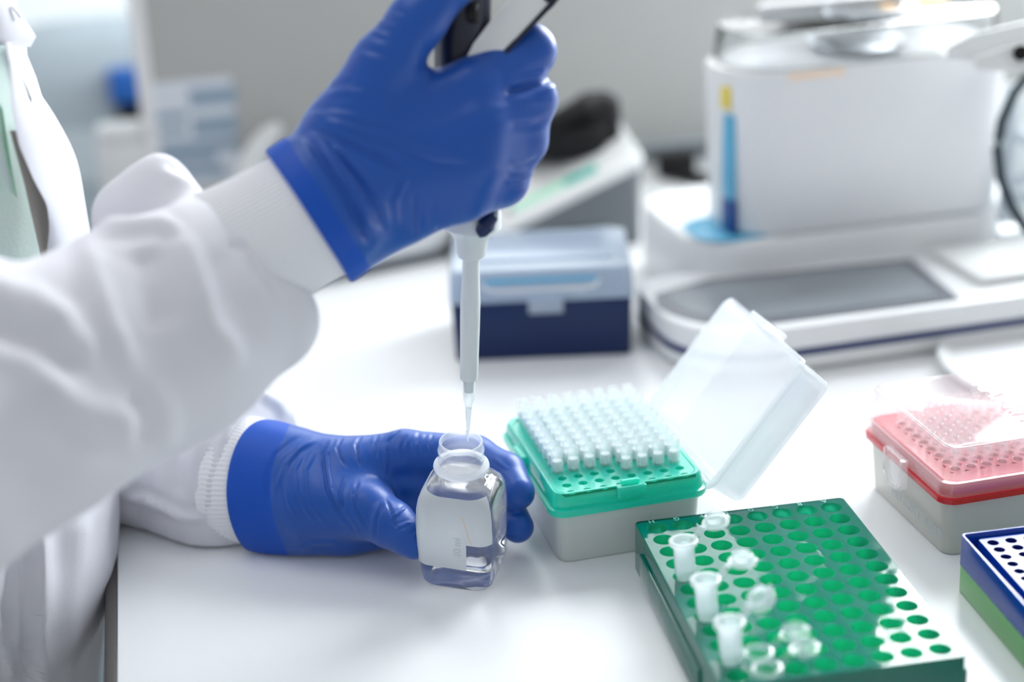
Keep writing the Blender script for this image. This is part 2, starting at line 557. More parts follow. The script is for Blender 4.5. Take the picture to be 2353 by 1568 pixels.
def polyline_dist(X, Y, pts):
    best = np.full(len(X), 1e9); side = np.zeros(len(X)); tt = np.zeros(len(X))
    m = len(pts) - 1
    for i, ((x0, y0), (x1, y1)) in enumerate(zip(pts[:-1], pts[1:])):
        dx, dy = x1 - x0, y1 - y0; L2 = dx * dx + dy * dy
        t = np.clip(((X - x0) * dx + (Y - y0) * dy) / L2, 0, 1)
        ex, ey = X - x0 - t * dx, Y - y0 - t * dy
        d = np.hypot(ex, ey); sg = np.sign(dx * ey - dy * ex)
        mk = d < best
        best[mk] = d[mk]; side[mk] = sg[mk]; tt[mk] = ((i + t) / m)[mk]
    return best, side, tt


def folds(lines, noise=0.0, facing=True):
    """displacement (mm): each line = (points, width px, amplitude mm); positive = ridge, negative = groove"""
    def fn(X, Y, V, G):
        D = np.zeros(len(X))
        for pts, w, amp in lines:
            d, sd, t = polyline_dist(X, Y, pts)
            fade = np.clip(np.minimum(t, 1 - t) * 6 + 0.12, 0, 1)
            D += amp * fade * (np.exp(-(d / w) ** 2) - 0.35 * np.exp(-((d - 1.9 * w) / w) ** 2))
        if facing:
            fz = sstep(-0.15, 0.25, G[:, 2]); D *= fz
        if noise:
            a, b, c = V[:, 0] / 17, V[:, 1] / 17, V[:, 2] / 17
            D += noise * (np.sin(a * 1.7 + 2 * np.sin(b * 1.1 + c)) + np.sin(b * 2.3 + 1.5 * np.sin(c * 1.3 - a)) + np.sin(c * 1.9 + a * 0.7)) / 3
        return D
    return fn

# ------------------------------------------------------------------ the setting
BYAW = math.radians(10.8)
bc, bs = math.cos(BYAW), math.sin(BYAW)
BO = np.array([-204.0, 733.0])                 # a point on the left edge of the bench
WALL_V = 825.0


def bench_local(P):
    d = np.asarray(P)[:2] - BO
    return np.array([d[0] * bc + d[1] * bs, -d[0] * bs + d[1] * bc])


def bench_world(u, v, z=0.0):
    return np.array([BO[0] + u * bc - v * bs, BO[1] + u * bs + v * bc, z])


def on_wall(x, y, off=0.0):
    """bench coordinates (u, z) where pixel x, y meets the wall behind the bench"""
    r = _D + RIGHT * ((x - IW / 2) / F) - UP * ((y - IH / 2) / F)
    n = np.array([-bs, bc, 0]); t = ((WALL_V - off) - (CAM[:2] - BO) @ n[:2]) / (r @ n)
    P = CAM + r * t
    return bench_local(P)[0], P[2]


def struct(name, mat, fn, **kw):
    b = MB(); fn(b)
    o = b.build(name, mat, None, **kw)
    o.location = (BO[0] * S, BO[1] * S, 0); o.rotation_euler = (0, 0, BYAW)
    o['kind'] = 'structure'
    return o


struct('floor', M['floor'], lambda b: b.box(-2200, 2600, -1500, 2300, -930, -900))
WL = on_wall(322, 100)[0]


WIN = ((WL + 90, 655), (758, 2000))       # two windows with a pier of wall between them, the left one given a dimmer glow
SILL, HEAD = 240, 1400


def wall_back(b):
    y0, y1 = WALL_V, WALL_V + 90
    b.box(WL + 6, 2600, y0, y1, -900, SILL, 0)
    for x0, x1 in ((WL + 6, WIN[0][0]), (WIN[0][1], WIN[1][0]), (WIN[1][1], 2600)):
        b.box(x0, x1, y0, y1, SILL, HEAD, 0)
    b.box(WL + 6, 2600, y0, y1, HEAD, 2000, 0)


struct('wall_back', M['wall'], wall_back)
struct('trim_1', M['frame'], lambda b: b.solid(14, 96, 6, -900, 2000, 0, WL, WALL_V + 44))
struct('wall_left', M['wallfar'], lambda b: b.box(-2200, 2600, 2200, 2290, -900, 2000))


SKY = emission('bright_overcast_sky', (0.93, 0.97, 1.0, 1), WINDOW_SKY)
DIM_GLOW = emission('dimmed_window_glow', (0.93, 0.97, 1.0, 1), WINDOW_SKY * 0.17)  # no known blind: a dimmer glow added to suit the reflections
for i, (x0, x1) in enumerate(WIN):
    def window(b):
        y = WALL_V + 20; mid = [(x0 + x1) / 2] if x1 - x0 > 600 else []
        for a0 in [x0, x1 - 30] + [q - 15 for q in mid]:
            b.box(a0, a0 + 30, y, y + 50, SILL, HEAD, 4)
        b.box(x0, x1, y, y + 50, SILL, SILL + 25, 4); b.box(x0, x1, y, y + 50, HEAD - 30, HEAD, 4)
    w_ = struct('window_%d' % (i + 1), M['frame'], window)
    pane = MB(); pane.box(x0 + 2, x1 - 2, WALL_V + 42, WALL_V + 46, SILL + 2, HEAD - 2)
    pane.build('pane' if i else 'dim_glow_pane', SKY if i else DIM_GLOW, w_)

bench = empty('lab_bench', bench_world(0, 0), BYAW, 'long white laminate lab bench with a dark edge band', 'bench')
part('bench_top', M['bench'], bench, lambda b: b.box(6, 2000, -700, WALL_V - 1, -30, 0, 1.0))
part('edge_band', M['band'], bench, lambda b: b.solid(7, 1524, 2, -31, -0.6, 1.6, 3, 62 - 0.5))
part('cabinet_panel', M['offwhite'], bench, lambda b: b.box(60, 1990, -640, WALL_V - 5, -820, -31, 2))
part('plinth', M['darkgrey'], bench, lambda b: b.box(90, 1960, -600, WALL_V - 20, -899, -820, 2))

# paper notice stuck to the wall
t = empty('wall_notice', bench_world(on_wall(445, 290)[0], WALL_V, on_wall(445, 290)[1]), BYAW,
          'pale printed paper notice stuck to the grey wall', 'notice')


def wall_quad(b, x0, y0, x1, y1, off, th=0.6):
    uo, zo = on_wall(445, 290)
    (u0, z1), (u1, z0) = on_wall(x0, y0), on_wall(x1, y1)
    b.box(u0 - uo, u1 - uo, -off - th, -off, z0 - zo, z1 - zo, 0)


part('sheet', M['paper'], t, lambda b: wall_quad(b, 335, 192, 556, 420, 0.2))
for (x0, y0, x1, y1) in ((432, 204, 545, 238), (340, 262, 430, 272), (440, 270, 548, 306), (345, 296, 430, 306), (350, 332, 548, 342), (350, 362, 500, 372), (360, 392, 520, 402)):
    part('printed_block', M['paperblue'], t, lambda b: wall_quad(b, x0, y0, x1, y1, 1.0, 0.3))

# ------------------------------------------------------------------ things at the back, left
P = px(180, 300, 1900)
t = empty('domed_appliance', (P[0], P[1], -900), BYAW, 'grey floor-standing appliance with a domed top behind the wall end', 'appliance')


def dome(b):
    R = []
    for z, sh in ((0, 0), (900, 0), (1040, 2), (1085, 12), (1118, 34), (1138, 66), (1148, 104)):
        R.append(rr(330 - 2 * sh, 260 - 1.2 * sh, max(60 - sh * .3, 12), z * 1.0, 40, 120, 6))
    b.loft(R)


zt = px(180, 92, 1900)[2] + 900
part('body', M['midgrey'], t, lambda b: b.loft([rr(300 - 2 * sh, 240 - 1.2 * sh, max(50 - sh * .3, 10), zt - q, 35, 120, 6)
                                               for q, sh in ((zt, 0), (120, 0), (75, 4), (40, 16), (16, 38), (4, 70), (0, 100))]))
part('collar', M['greyplastic'], t, lambda b: b.loft([rr(304, 243, 50, zt - q, 35, 120, 6) for q in (150, 92)]))
zb = [px(280, y, 1900)[2] + 900 for y in (150, 235, 285)]
part('blue_panel', M['blue'], t, lambda b: b.box(38, 160, -10, 12, zb[1], zb[0], 4))
part('black_recess', M['black'], t, lambda b: b.box(44, 160, -6, 12, zb[2], zb[1], 4))

P = at(292, 486)
t = empty('white_canister', (P[0], P[1] + 14, 0), BYAW, 'small bright white canister on the bench by the wall end', 'canister')
part('body', M['white'], t, lambda b: b.solid(46, 46, 9, 0, 66, 4))
part('cap', M['white'], t, lambda b: b.solid(42, 42, 9, 66, 78, 3))

P = at(590, 486)
t = empty('white_scoop', (P[0], P[1], 0), BYAW, 'white rounded plastic handle leaning up behind the gloved wrist', 'scoop')
q0 = np.array([P[0], P[1], 0])
D0_ = (P - CAM) @ _D
sc_pts = [px(x, y, D0_) - q0 for x, y in ((565, 425), (578, 378), (600, 335), (625, 305), (645, 288))]
ci, si = math.cos(-BYAW), math.sin(-BYAW)
sc_pts = [np.array([p[0] * ci - p[1] * si, p[0] * si + p[1] * ci, p[2]]) for p in sc_pts]
part('handle', M['white'], t, lambda b: b.tube(sc_pts, [13, 13, 11, 9, 5], 14))
part('foot', M['white'], t, lambda b: b.lathe([(14, 0), (16, 2), (16, 8), (12, 12)], 20, cx=sc_pts[0][0], cy=sc_pts[0][1]))

# low instrument half hidden under the raised hand
P = at(905, 622)
t = empty('low_instrument', (P[0], P[1], 0), math.radians(28), 'low white rounded instrument with a dark foot rim under the raised hand', 'instrument')
part('foot_rim', M['darkgrey'], t, lambda b: b.solid(146, 112, 30, 0, 7, 1.5, -8, 58, 8))
part('body', M['white'], t, lambda b: b.solid(150, 116, 32, 7, 34, 8, -8, 58, 8, taper=0))
part('panel', M['greyplastic'], t, lambda b: b.solid(90, 60, 8, 34, 35.5, 1, -10, 60, 6))

# ------------------------------------------------------------------ wedge-shaped instrument
P = at(1480, 560)
t = empty('wedge_instrument', (P[0], P[1], 0), math.radians(13.2), 'wedge-shaped dark grey instrument with white sloped lid and teal strip', 'instrument')


def wedge(b, z0a, grow, zs):
    q = lambda x0, x1, y0, y1, z: [(x0, y0, z[0]), (x1, y0, z[1]), (x1, y1, z[2]), (x0, y1, z[3])]
    g = grow
    lo = q(-150 - g, g, -g, 80 + g, [z + zs[0] for z in z0a]); hi = q(-150 - g, g, -g, 80 + g, [z + zs[1] for z in z0a])
    if zs[0] is None: pass
    i = 3.0
    hi2 = q(-150 - g + i, g - i, -g + i, 80 + g - i, [z + zs[1] + 1.2 for z in z0a])
    b.loft([np.array(lo), np.array(hi), np.array(hi2)])


zt4 = [10, 66, 86, 30]
part('body', M['darkgrey'], t, lambda b: b.loft([rr(148, 78, 7, 0, -75, 40, 4), np.array([[p[0], p[1], 10 + (p[0] + 150) / 150 * 56 + p[1] / 80 * 20] for p in rr(150, 80, 8, 0, -75, 40, 4)])]))
part('top_panel', M['offwhite'], t, lambda b: b.loft([np.array([[p[0], p[1], 10 + (p[0] + 150) / 150 * 56 + p[1] / 80 * 20 + dz] for p in rr(w, d, r, 0, -75, 40, 5)])
                                                     for w, d, r, dz in ((153, 83, 8, 0), (154, 84, 9, 1.5), (154, 84, 9, 5), (150, 80, 8, 7))]))


def slope_box(b, x0, x1, y0, y1, dz, th):
    f = lambda x, y: 10 + (x + 150) / 150 * 56 + y / 80 * 20 + 7 + dz
    lo = [(x, y, f(x, y)) for x, y in ((x0, y0), (x1, y0), (x1, y1), (x0, y1))]
    b.loft([np.array(lo), np.array(lo) + [0, 0, th]])


part('teal_label', M['tealstrip'], t, lambda b: slope_box(b, -62, -34, 11, 21, 0.1, 0.5))
part('mint_label', M['mintstrip'], t, lambda b: slope_box(b, -106, -62, 11, 21, 0.1, 0.5))
part('grey_mark', M['darkgrey'], t, lambda b: slope_box(b, -112, -106, 12, 19, 0.1, 0.5))
part('front_tab', M['greyplastic'], t, lambda b: b.box(-96, -28, -3.2, 0.4, 13, 19, 1))
wedge_o = t

# black clip lying on the wedge
f_ = lambda x, y: 10 + (x + 150) / 150 * 56 + y / 80 * 20 + 8.0
t = empty('black_clamp', (P[0], P[1], 0), math.radians(13.2), 'black rubber clamp lying on top of the wedge instrument', 'clamp')


def clamp(b):
    for cx, cy, w, d, h, z in ((-44, 52, 54, 36, 30, 0), (-20, 56, 34, 32, 46, 4), (-68, 56, 36, 28, 26, 0)):
        R = [rr(w - 2 * s, d - 2 * s, 9 - s * .4, f_(-50, 52) - 2 + z + q, cx, cy, 5) for q, s in ((0, 3), (3, 0), (h - 6, 0), (h - 2, 3), (h, 7))]
        b.loft(R)


part('body', M['black'], t, clamp)
part('jaw', M['black'], t, lambda b: b.tube([(-80, 50, f_(-50, 52) + 14), (-60, 44, f_(-50, 52) + 30), (-34, 48, f_(-50, 52) + 40), (-6, 50, f_(-50, 52) + 24)], [7, 9, 11, 8], 10))

# cables on the bench between the wedge and the balance
for i, (ps, r_, mt, lab) in enumerate((
        ([(1490, 300), (1560, 312), (1640, 322), (1720, 330)], 6, M['darkgrey'], 'thick dark grey cable running along the foot of the wall'),
        ([(1520, 400), (1560, 425), (1600, 420), (1660, 440)], 6, M['black'], 'black power cable lying beside the wedge instrument'),
        ([(1500, 470), (1545, 452), (1590, 470), (1640, 465)], 4, M['dullbeige'], 'thin beige cable behind the balance foot'))):
    pts = [at(x, y) for x, y in ps]
    o = empty('cable', (pts[0][0], pts[0][1], 0), 0, lab, 'cable')
    q = [np.array([p[0] - pts[0][0], p[1] - pts[0][1], r_ + 0.3]) for p in pts]
    q2 = []
    for a in np.linspace(0, 1, 22):
        w = np.array([math.comb(3, k) * a ** k * (1 - a) ** (3 - k) for k in range(4)])
        q2.append(w @ np.array(q))
    part('sheath', mt, o, lambda b: b.tube(q2, r_, 8))
P = at(1555, 405)
t = empty('power_plug', (P[0], P[1], 0), 0.3, 'small black plug block lying behind the wedge instrument', 'plug')
part('body', M['black'], t, lambda b: b.solid(34, 20, 4, 0, 22, 3))
part('pin', M['metal'], t, lambda b: b.box(16, 26, -3, 3, 9, 13, 0.8))
P = at(1590, 350)
t = empty('cable_duct', (P[0] + 60, P[1], 0), BYAW, 'long grey cable duct at the foot of the back wall', 'duct')
part('duct_body', M['darkgrey'], t, lambda b: b.box(-120, 120, -8, 8, 0, 14, 1.5))
part('duct_lid', M['greyplastic'], t, lambda b: b.box(-120, 120, -9, 9, 14, 17, 1))

# ------------------------------------------------------------------ the white balance on the right
P = at(1953, 846)
t = empty('lab_balance', (P[0], P[1], 0), math.radians(13.2), 'large white laboratory balance with grey touchscreen and clear top cover', 'balance')


def platform(b, z0, z1, g, bev=0, bevb=0):
    # long body with a rounded left end
    def ring(z, s):
        w, d = 340 - 2 * s, 130 - 2 * s
        pts = []
        x0, x1, y0, y1 = -112 + s - g, 236 - s + g, 2 + s - g, 136 - s + g
        rl = 58 - s * .7
        for k in range(9):
            a = math.radians(180 + 90 * k / 8); pts.append((x0 + rl + rl * math.cos(a), y0 + rl + rl * math.sin(a), z))
        for k in range(4):
            a = math.radians(270 + 90 * k / 3); pts.append((x1 - 8 + 8 * math.cos(a), y0 + 8 + 8 * math.sin(a), z))
        for k in range(4):
            a = math.radians(90 * k / 3); pts.append((x1 - 8 + 8 * math.cos(a), y1 - 8 + 8 * math.sin(a), z))
        for k in range(9):
            a = math.radians(90 + 90 * k / 8); pts.append((x0 + 30 + 30 * math.cos(a), y1 - 30 + 30 * math.sin(a), z))
        return np.array(pts)
    R = [ring(z0, bevb)] + ([ring(z0 + bevb, 0)] if bevb else [])
    if bev: R += [ring(z1 - bev, 0), ring(z1 - bev * .3, bev * .3), ring(z1, bev)]
    else: R += [ring(z1, 0)]
    b.loft(R)


part('lower_tray', M['offwhite'], t, lambda b: platform(b, 1, 12.5, 0, 0, 4))
part('navy_band', M['navyline'], t, lambda b: platform(b, 12.5, 18, 0.4))
top = part('upper_tray', M['white'], t, lambda b: platform(b, 18, 34, 0, 3))


def screen(b, s, z0, z1):
    pts = []
    for k in range(9):
        a = math.radians(180 + 80 * k / 8); pts.append((-44 + (62 - s) * math.cos(a) - 4, 74 + (62 - s) * math.sin(a)))
    pts += [(84 - s, 9 + s), (92 - s, 100 - s), (-60 + s, 112 - s), (-104 + s * .7, 96 - s * .4)]
    b.loft([np.array([(x, y, z0) for x, y in pts]), np.array([(x, y, z1) for x, y in pts])])


part('screen_surround', M['screen_rim'], t, lambda b: screen(b, 0, 34, 34.6))
part('screen', M['screen'], t, lambda b: screen(b, 11, 34.6, 35.0))
part('key_plate', M['offwhite'], t, lambda b: b.solid(110, 74, 4, 34, 40, 2, 164, 66))
part('usb_port', M['black'], t, lambda b: b.box(102, 118, 3.4, 8, 5.5, 10.5, 0.6))
# main block behind the screen
part('base_block', M['white'], t, lambda b: b.solid(255, 160, 46, 1, 58, 7, 60.5, 192, 9, bevb=2))
part('painted_blue_reflection', M['cyan'], t, lambda b: b.solid(64, 62, 24, 58, 58.5, 0.1, -28, 150, 8))  # thin cyan sheet painting a blue reflection on the ledge top
part('chamber', M['white'], t, lambda b: b.solid(222, 92, 40, 58, 178, 5, 73, 160, 10, taper=2))
part('blue_level_strip', M['cyan'], t, lambda b: b.solid(6, 18, 2.5, 84, 146, 1, -32.5, 140))
part('dark_level_strip', M['deepblue'], t, lambda b: b.solid(6.4, 20, 2.5, 60, 84, 1, -32, 140))
part('yellow_sticker', M['yellow'], t, lambda b: b.solid(5, 16, 2.2, 150, 166, 1, -34, 142))
part('orange_tint', M['peach'], t, lambda b: b.box(2, 44, 113.4, 116, 171, 176, 0.4))  # peach strip for the faint orange tint below the cover
# clear cover on top
part('clear_cover', M['glass'], t, lambda b: b.shell(212, 88, 38, 178, 203, 4, False, 3, 74, 160, 9))
part('cover_ring', M['metal'], t, lambda b: b.lathe([(26, 203), (34, 203), (35, 205), (34, 207), (26, 207)], 40, False, False, 86, 168))
part('weighing_pan', M['metal'], t, lambda b: b.lathe([(10, 178), (33, 180), (34, 183), (31, 184)], 36, True, True, 74, 162))
part('cover_handle', M['white'], t, lambda b: b.box(10, 160, 184, 196, 203, 211, 3))
part('beige_top_label', M['beige'], t, lambda b: b.box(100, 150, 166, 182, 203.2, 204, 0.2))
bal = t

# white swing arm, grey rods and the dark cable at the right edge
P = at(2353, 560)
t = empty('swing_arm_stand', (P[0] + 20, P[1] + 40, 0), math.radians(13), 'white swing arm stand with grey rods at the right edge', 'stand')
off = np.array([P[0] + 20, P[1] + 40, 0])
rc_, rs_ = math.cos(-math.radians(13)), math.sin(-math.radians(13))


def rel(p):
    p = np.asarray(p) - off
    return np.array([p[0] * rc_ - p[1] * rs_, p[0] * rs_ + p[1] * rc_, p[2]])


def plank(b, poly, d, th):
    """solid plate: outline seen from the front, th mm thick in depth"""
    f = np.array([rel(px(x, y, d)) for x, y in poly]); k = np.array([rel(px(x, y, d + th)) for x, y in poly])
    c = f.mean(0); i = c + (f - c) * 0.97 - (k - f) * 0.05
    b.loft([i, f, k])


part('upper_arm', M['white'], t, lambda b: plank(b, [(2172, 138), (2176, 108), (2230, 80), (2300, 64), (2420, 36), (2420, 96), (2330, 118), (2240, 140)], 1150, 46))
part('lower_arm', M['offwhite'], t, lambda b: plank(b, [(2238, 160), (2240, 132), (2300, 112), (2420, 84), (2420, 160), (2330, 166)], 1128, 40))
part('pivot', M['black'], t, lambda b: b.tube([rel(px(2346, 122, 1120)), rel(px(2346, 122, 1180))], 5, 12))
for k, ((x0, y0), (x1, y1)) in enumerate((((2312, 300), (2420, 350)), ((2318, 420), (2420, 392)), ((2312, 450), (2420, 470)), ((2330, 200), (2306, 510)))):
    part('rod', M['greyplastic'], t, lambda b: b.tube([rel(px(x0, y0, 1290)), rel(px(x1, y1, 1290))], 5, 10))
part('back_plate', M['offwhite'], t, lambda b: plank(b, [(2290, 190), (2420, 180), (2420, 515), (2296, 515)], 1320, 12))
part('post', M['steel'], t, lambda b: b.tube([rel(px(2440, 560, 1300)) * [1, 1, 0], rel(px(2440, 60, 1180))], 7, 12))

t = empty('black_cable', (P[0] + 6, P[1] + 10, 0), 0, 'dark cable hanging in an arc in front of the grey rods', 'cable')
o0 = np.array([P[0] + 6, P[1] + 10, 0])
cp = [(2420, 110), (2372, 160), (2330, 215), (2302, 280), (2292, 340), (2300, 410), (2322, 470), (2352, 520), (2380, 548)]
cpts = []
for i in range(len(cp) - 1):
    for a in (0, .33, .66):
        cpts.append(px(cp[i][0] * (1 - a) + cp[i + 1][0] * a, cp[i][1] * (1 - a) + cp[i + 1][1] * a, 1230) - o0)
part('sheath', M['cable'], t, lambda b: b.tube(cpts, 3.6, 10))

P = at(2353, 842)
t = empty('white_dish', (P[0] + 28, P[1] - 10, 0), 0, 'round white dish on the bench in front of the balance', 'dish')
part('dish_body', M['white'], t, lambda b: b.lathe([(70, 0), (80, 3), (86, 9), (84, 10.5), (76, 6), (20, 4.5), (0.5, 4.4)], 48))

# ------------------------------------------------------------------ navy tip box
P = at(1052, 835)
t = empty('navy_tip_box', (P[0] + 60.5, P[1] + 44, 0), math.radians(-1.3), 'navy blue tip box with a milky blue-white lid, behind the pipette', 'box')
part('base', M['navy'], t, lambda b: b.solid(124, 88, 4, 0, 43, 0.8, 0, 0, 5, taper=1.5))
part('lid', M['navylid'], t, lambda b: b.shell(127, 91, 5, 43, 66, 1.6, False, 1.5))
part('lid_window_ridge', M['white'], t, lambda b: b.tube([(-40, -45.2, 57), (-37, -45.2, 52.5), (-30, -45.2, 51), (30, -45.2, 51), (37, -45.2, 52.5), (40, -45.2, 57)], 1.3, 8))
part('lid_window', M['cyan'], t, lambda b: b.box(-38, 38, -45.4, -44.8, 56.5, 59.5, 0.2))
part('latch', M['navylid'], t, lambda b: b.solid(24, 4, 1.4, 34.5, 50, 1, 3, -46.6))
part('lid_crest', M['navylid'], t, lambda b: b.solid(96, 62, 4, 66, 68, 1, 0, 3))

# ------------------------------------------------------------------ open tip rack with teal tray
TX, TY, TYAW, TZ = 46.4, 885.7, math.radians(13.22), 41.1
rack = empty('tip_rack', (TX, TY, 0), TYAW, 'open white tip rack with a teal tray and raised milky lid', 'rack')
part('base', M['boxwhite'], rack, lambda b: b.shell(81.5, 106, 7, 0, 31, 1.6, True, 1.6, 0, 2))


def teal_tray(b):
    b.loft([rr(84, 109, 7, 33.6, 0, 2), rr(84.6, 109.6, 7, 34.5, 0, 2), rr(83, 108, 7, 40, 0, 2), rr(81, 106, 6.5, 41.6, 0, 2), rr(78, 103, 6, 41.6, 0, 2), rr(77, 102, 6, 41.1, 0, 2), ], False, False)
    b.loft([rr(86.5, 112, 8, 29, 0, 2), rr(88, 113.5, 8.5, 30, 0, 2), rr(88, 113.5, 8.5, 33, 0, 2), rr(84, 109, 7, 33.6, 0, 2)], False, False)
    b.loft([rr(81, 106, 6, 29, 0, 2), rr(86.5, 112, 8, 29, 0, 2)], False, False)
    b.holes(8, 12, 9, 9, 2.55, 41.1, 77, 102, 6, n=16, cx=0, cy=0)
    b.wells(8, 12, 9, 9, 2.55, 41.1, 5, n=12)


def plate_edge(b):
    # stepped inner border of the tray
    b.loft([rr(77, 102, 6, 41.1, 0, 2), rr(75.6, 100.6, 5.5, 41.15, 0, 2), rr(74.6, 99.8, 5.5, 41.5, 0, 2)], False, False)


part('teal_tray', M['teal'], rack, teal_tray, ang=40)
part('front_latch', M['teal'], rack, lambda b: (b.box(-8, 8, -56.4, -51, 36, 42.6, 1.0), b.box(-5, 5, -53.5, -50.6, 41.5, 45.0, 0.8)))
part('side_latch', M['teal'], rack, lambda b: b.box(-45.6, -41, 4, 22, 30, 40, 1.2))
# the lid: hinged along the right side, swung open
HX, HZ = 42.5, 33.0
lid_e = bpy.data.objects.new('lid', None)


def lid_mesh(b):
    # closed pose: x runs from the hinge (0) to -84, z up; opened by rotating about y
    b.shell(84, 110, 6, 0, 24, 1.3, False, 1.2, -42, 2)
    b.loft([rr(87, 113, 8, 0, -42, 2), rr(87.4, 113.4, 8, 2.5, -42, 2), rr(84, 110, 7, 3.0, -42, 2)], False, False)


lid = part('lid', M['lid'], rack, lid_mesh)
lid.location = (HX * S, 0, HZ * S); lid.rotation_euler = (0, math.radians(130), 0)
part('lid_tab', M['lid'], lid, lambda b: (b.solid(4, 22, 1.5, -7, 8, 1, -86.5, 2), b.box(-88.6, -84, -9, 13, 6, 9, 0.8)))
part('inner_rim', M['lid'], lid, lambda b: b.loft([rr(80, 106, 5, 5, -42, 2), rr(78.6, 104.6, 5, 5, -42, 2), rr(78.6, 104.6, 5, 6.2, -42, 2), rr(80, 106, 5, 6.2, -42, 2)], False, False))
part('hinge', M['lid'], rack, lambda b: [b.tube([(43.6, y, 33.4), (43.6, y + 7, 33.4)], 1.5, 8) for y in (-22, -8, 20, 34)])

# tips, one thing each
tipm = MB()
tipm.lathe([(0.35, -27), (0.9, -18), (2.3, -0.5), (2.45, 0.2), (3.15, 0.4), (3.2, 6.4), (3.3, 6.8), (3.3, 13.2), (3.05, 13.6), (2.7, 13.3), (2.6, 7.5), (2.0, -0.5), (0.5, -18), (0.2, -27)], 14, False, False)
for k in range(10):
    a = k * math.pi / 5
    x, y = 3.2 * math.cos(a), 3.2 * math.sin(a)
    tipm.tube([(x, y, 0.6), (x, y, 6.2)], 0.28, 4)
tip0 = tipm.build('pipette_tip', M['tip'])
flt = MB(); flt.lathe([(2.3, 1.2), (2.5, 3), (2.55, 6.8)], 12)
fil0 = flt.build('filter', M['filter'], tip0)
tag(tip0, 'clear filter pipette tip standing in the teal tip rack', 'pipette tip', 'clear tips in the teal rack')
first = True
tc_, ts_ = math.cos(TYAW), math.sin(TYAW)
for r in range(12):
    for c in range(8):
        if r > 9 or (r == 9 and c < 4): continue
        lx, ly = (c - 3.5) * 9, (5.5 - r) * 9
        if first: o, first = tip0, False
        else:
            o = tip0.copy(); COL.objects.link(o)
            q = fil0.copy(); COL.objects.link(q); q.parent = o
        o.location = ((TX + lx * tc_ - ly * ts_) * S, (TY + lx * ts_ + ly * tc_) * S, (TZ - 0.1) * S)
        o.rotation_euler = (random.uniform(-.01, .01), random.uniform(-.01, .01), random.uniform(0, 1))

# ------------------------------------------------------------------ green tube rack
GX, GY, GYAW, GZ, GM = 127.4, 747.2, math.radians(8.35), 26.5, 13.37
gr = empty('green_tube_rack', (GX, GY, 0), GYAW, 'glossy dark green tube rack with eight lettered columns of round wells', 'rack')


def gplate(b):
    b.loft([rr(114.6, 165, 3, 0, 0, 2), rr(114, 164.4, 3, GZ - 1.2, 0, 2), rr(113.4, 163.8, 2.6, GZ - 0.3, 0, 2), rr(112.2, 162.6, 2.2, GZ, 0, 2)], False, False)
    b.holes(8, 12, GM, GM, 5.5, GZ, 112.2, 162.6, 2.2, n=24, cx=0, cy=0)
    b.loft([rr(112.6, 163, 3, 0, 0, 2), rr(111.6, 162, 3, GZ - 2, 0, 2)], False, False)


part('top_plate', M['green'], gr, gplate, ang=30)
part('wells', M['well'], gr, lambda b: b.wells(8, 12, GM, GM, 5.5, GZ - 0.05, 13, n=24, rb=5.0))
part('side_ridge', M['green'], gr, lambda b: b.box(-58.6, -57, -50, 66, 0, 17, 0.5))
part('side_ridge', M['green'], gr, lambda b: b.box(57, 58.6, -78, -40, 0, 17, 0.5))
for c in range(8):
    text('letter', 'ABCDEFGH'[c], 4.6, M['letter'], gr, ((3.5 - c) * GM - 1.5, 5.5 * GM + 7.4, GZ + 0.05), (0, 0, math.pi), 0.25)
g_c, g_s = math.cos(GYAW), math.sin(GYAW)


def gpos(c, r, z=0.0):
    lx, ly = (3.5 - c) * GM, (5.5 - r) * GM
    return np.array([GX + lx * g_c - ly * g_s, GY + lx * g_s + ly * g_c, z])


def tube_parts(t, mat, cap_rot, cap_tilt, strap=(9.5, 19.5), cap_z=1.0):
    """open snap-cap microtube, origin at the rim"""
    part('tube_body', mat, t, lambda b: b.lathe([(0.6, -38), (1.9, -37), (3.4, -29), (4.8, -19), (5.1, -18), (5.3, -2.2), (7.0, -2.0), (7.2, -1.5), (7.2, -0.2), (6.9, 0), (5.1, 0), (4.9, -0.6), (4.8, -18), (3.0, -29), (1.4, -36.5)], 28, True, True))
    c_, s_ = math.cos(cap_rot), math.sin(cap_rot)
    d = np.array([c_, s_, 0.0]); n = np.array([-s_, c_, 0.0])
    pts = [d * 6.8 + [0, 0, -0.8], d * 9.5 + [0, 0, -0.2], d * 12 + [0, 0, cap_z + 1.2], d * 14 + [0, 0, cap_z + 1.2]]
    part('strap', mat, t, lambda b: b.loft([np.array([p + n * 1.9 + [0, 0, .45], p - n * 1.9 + [0, 0, .45], p - n * 1.9 - [0, 0, .45], p + n * 1.9 - [0, 0, .45]]) for p in pts]))
    cap = part('cap', mat, t, lambda b: b.lathe([(5.6, 0), (6.8, 0.3), (7.0, 1.0), (6.7, 1.6), (5.0, 1.7), (4.9, 5.2), (4.5, 5.4), (4.1, 5.0), (4.0, 2.0)], 28, True, True))
    cap.location = Vector(d * 20.5 + [0, 0, cap_z]) * S
    cap.rotation_euler = (cap_tilt * s_, -cap_tilt * c_, 0)
    part('cap_tongue', mat, cap, lambda b: b.box(5.5 * c_ - 1.5 + 1.5 * c_, 5.5 * c_ + 1.5 + 1.5 * c_, 5.5 * s_ - 2 + 1.5 * s_, 5.5 * s_ + 2 + 1.5 * s_, 0.3, 1.3, 0.4))


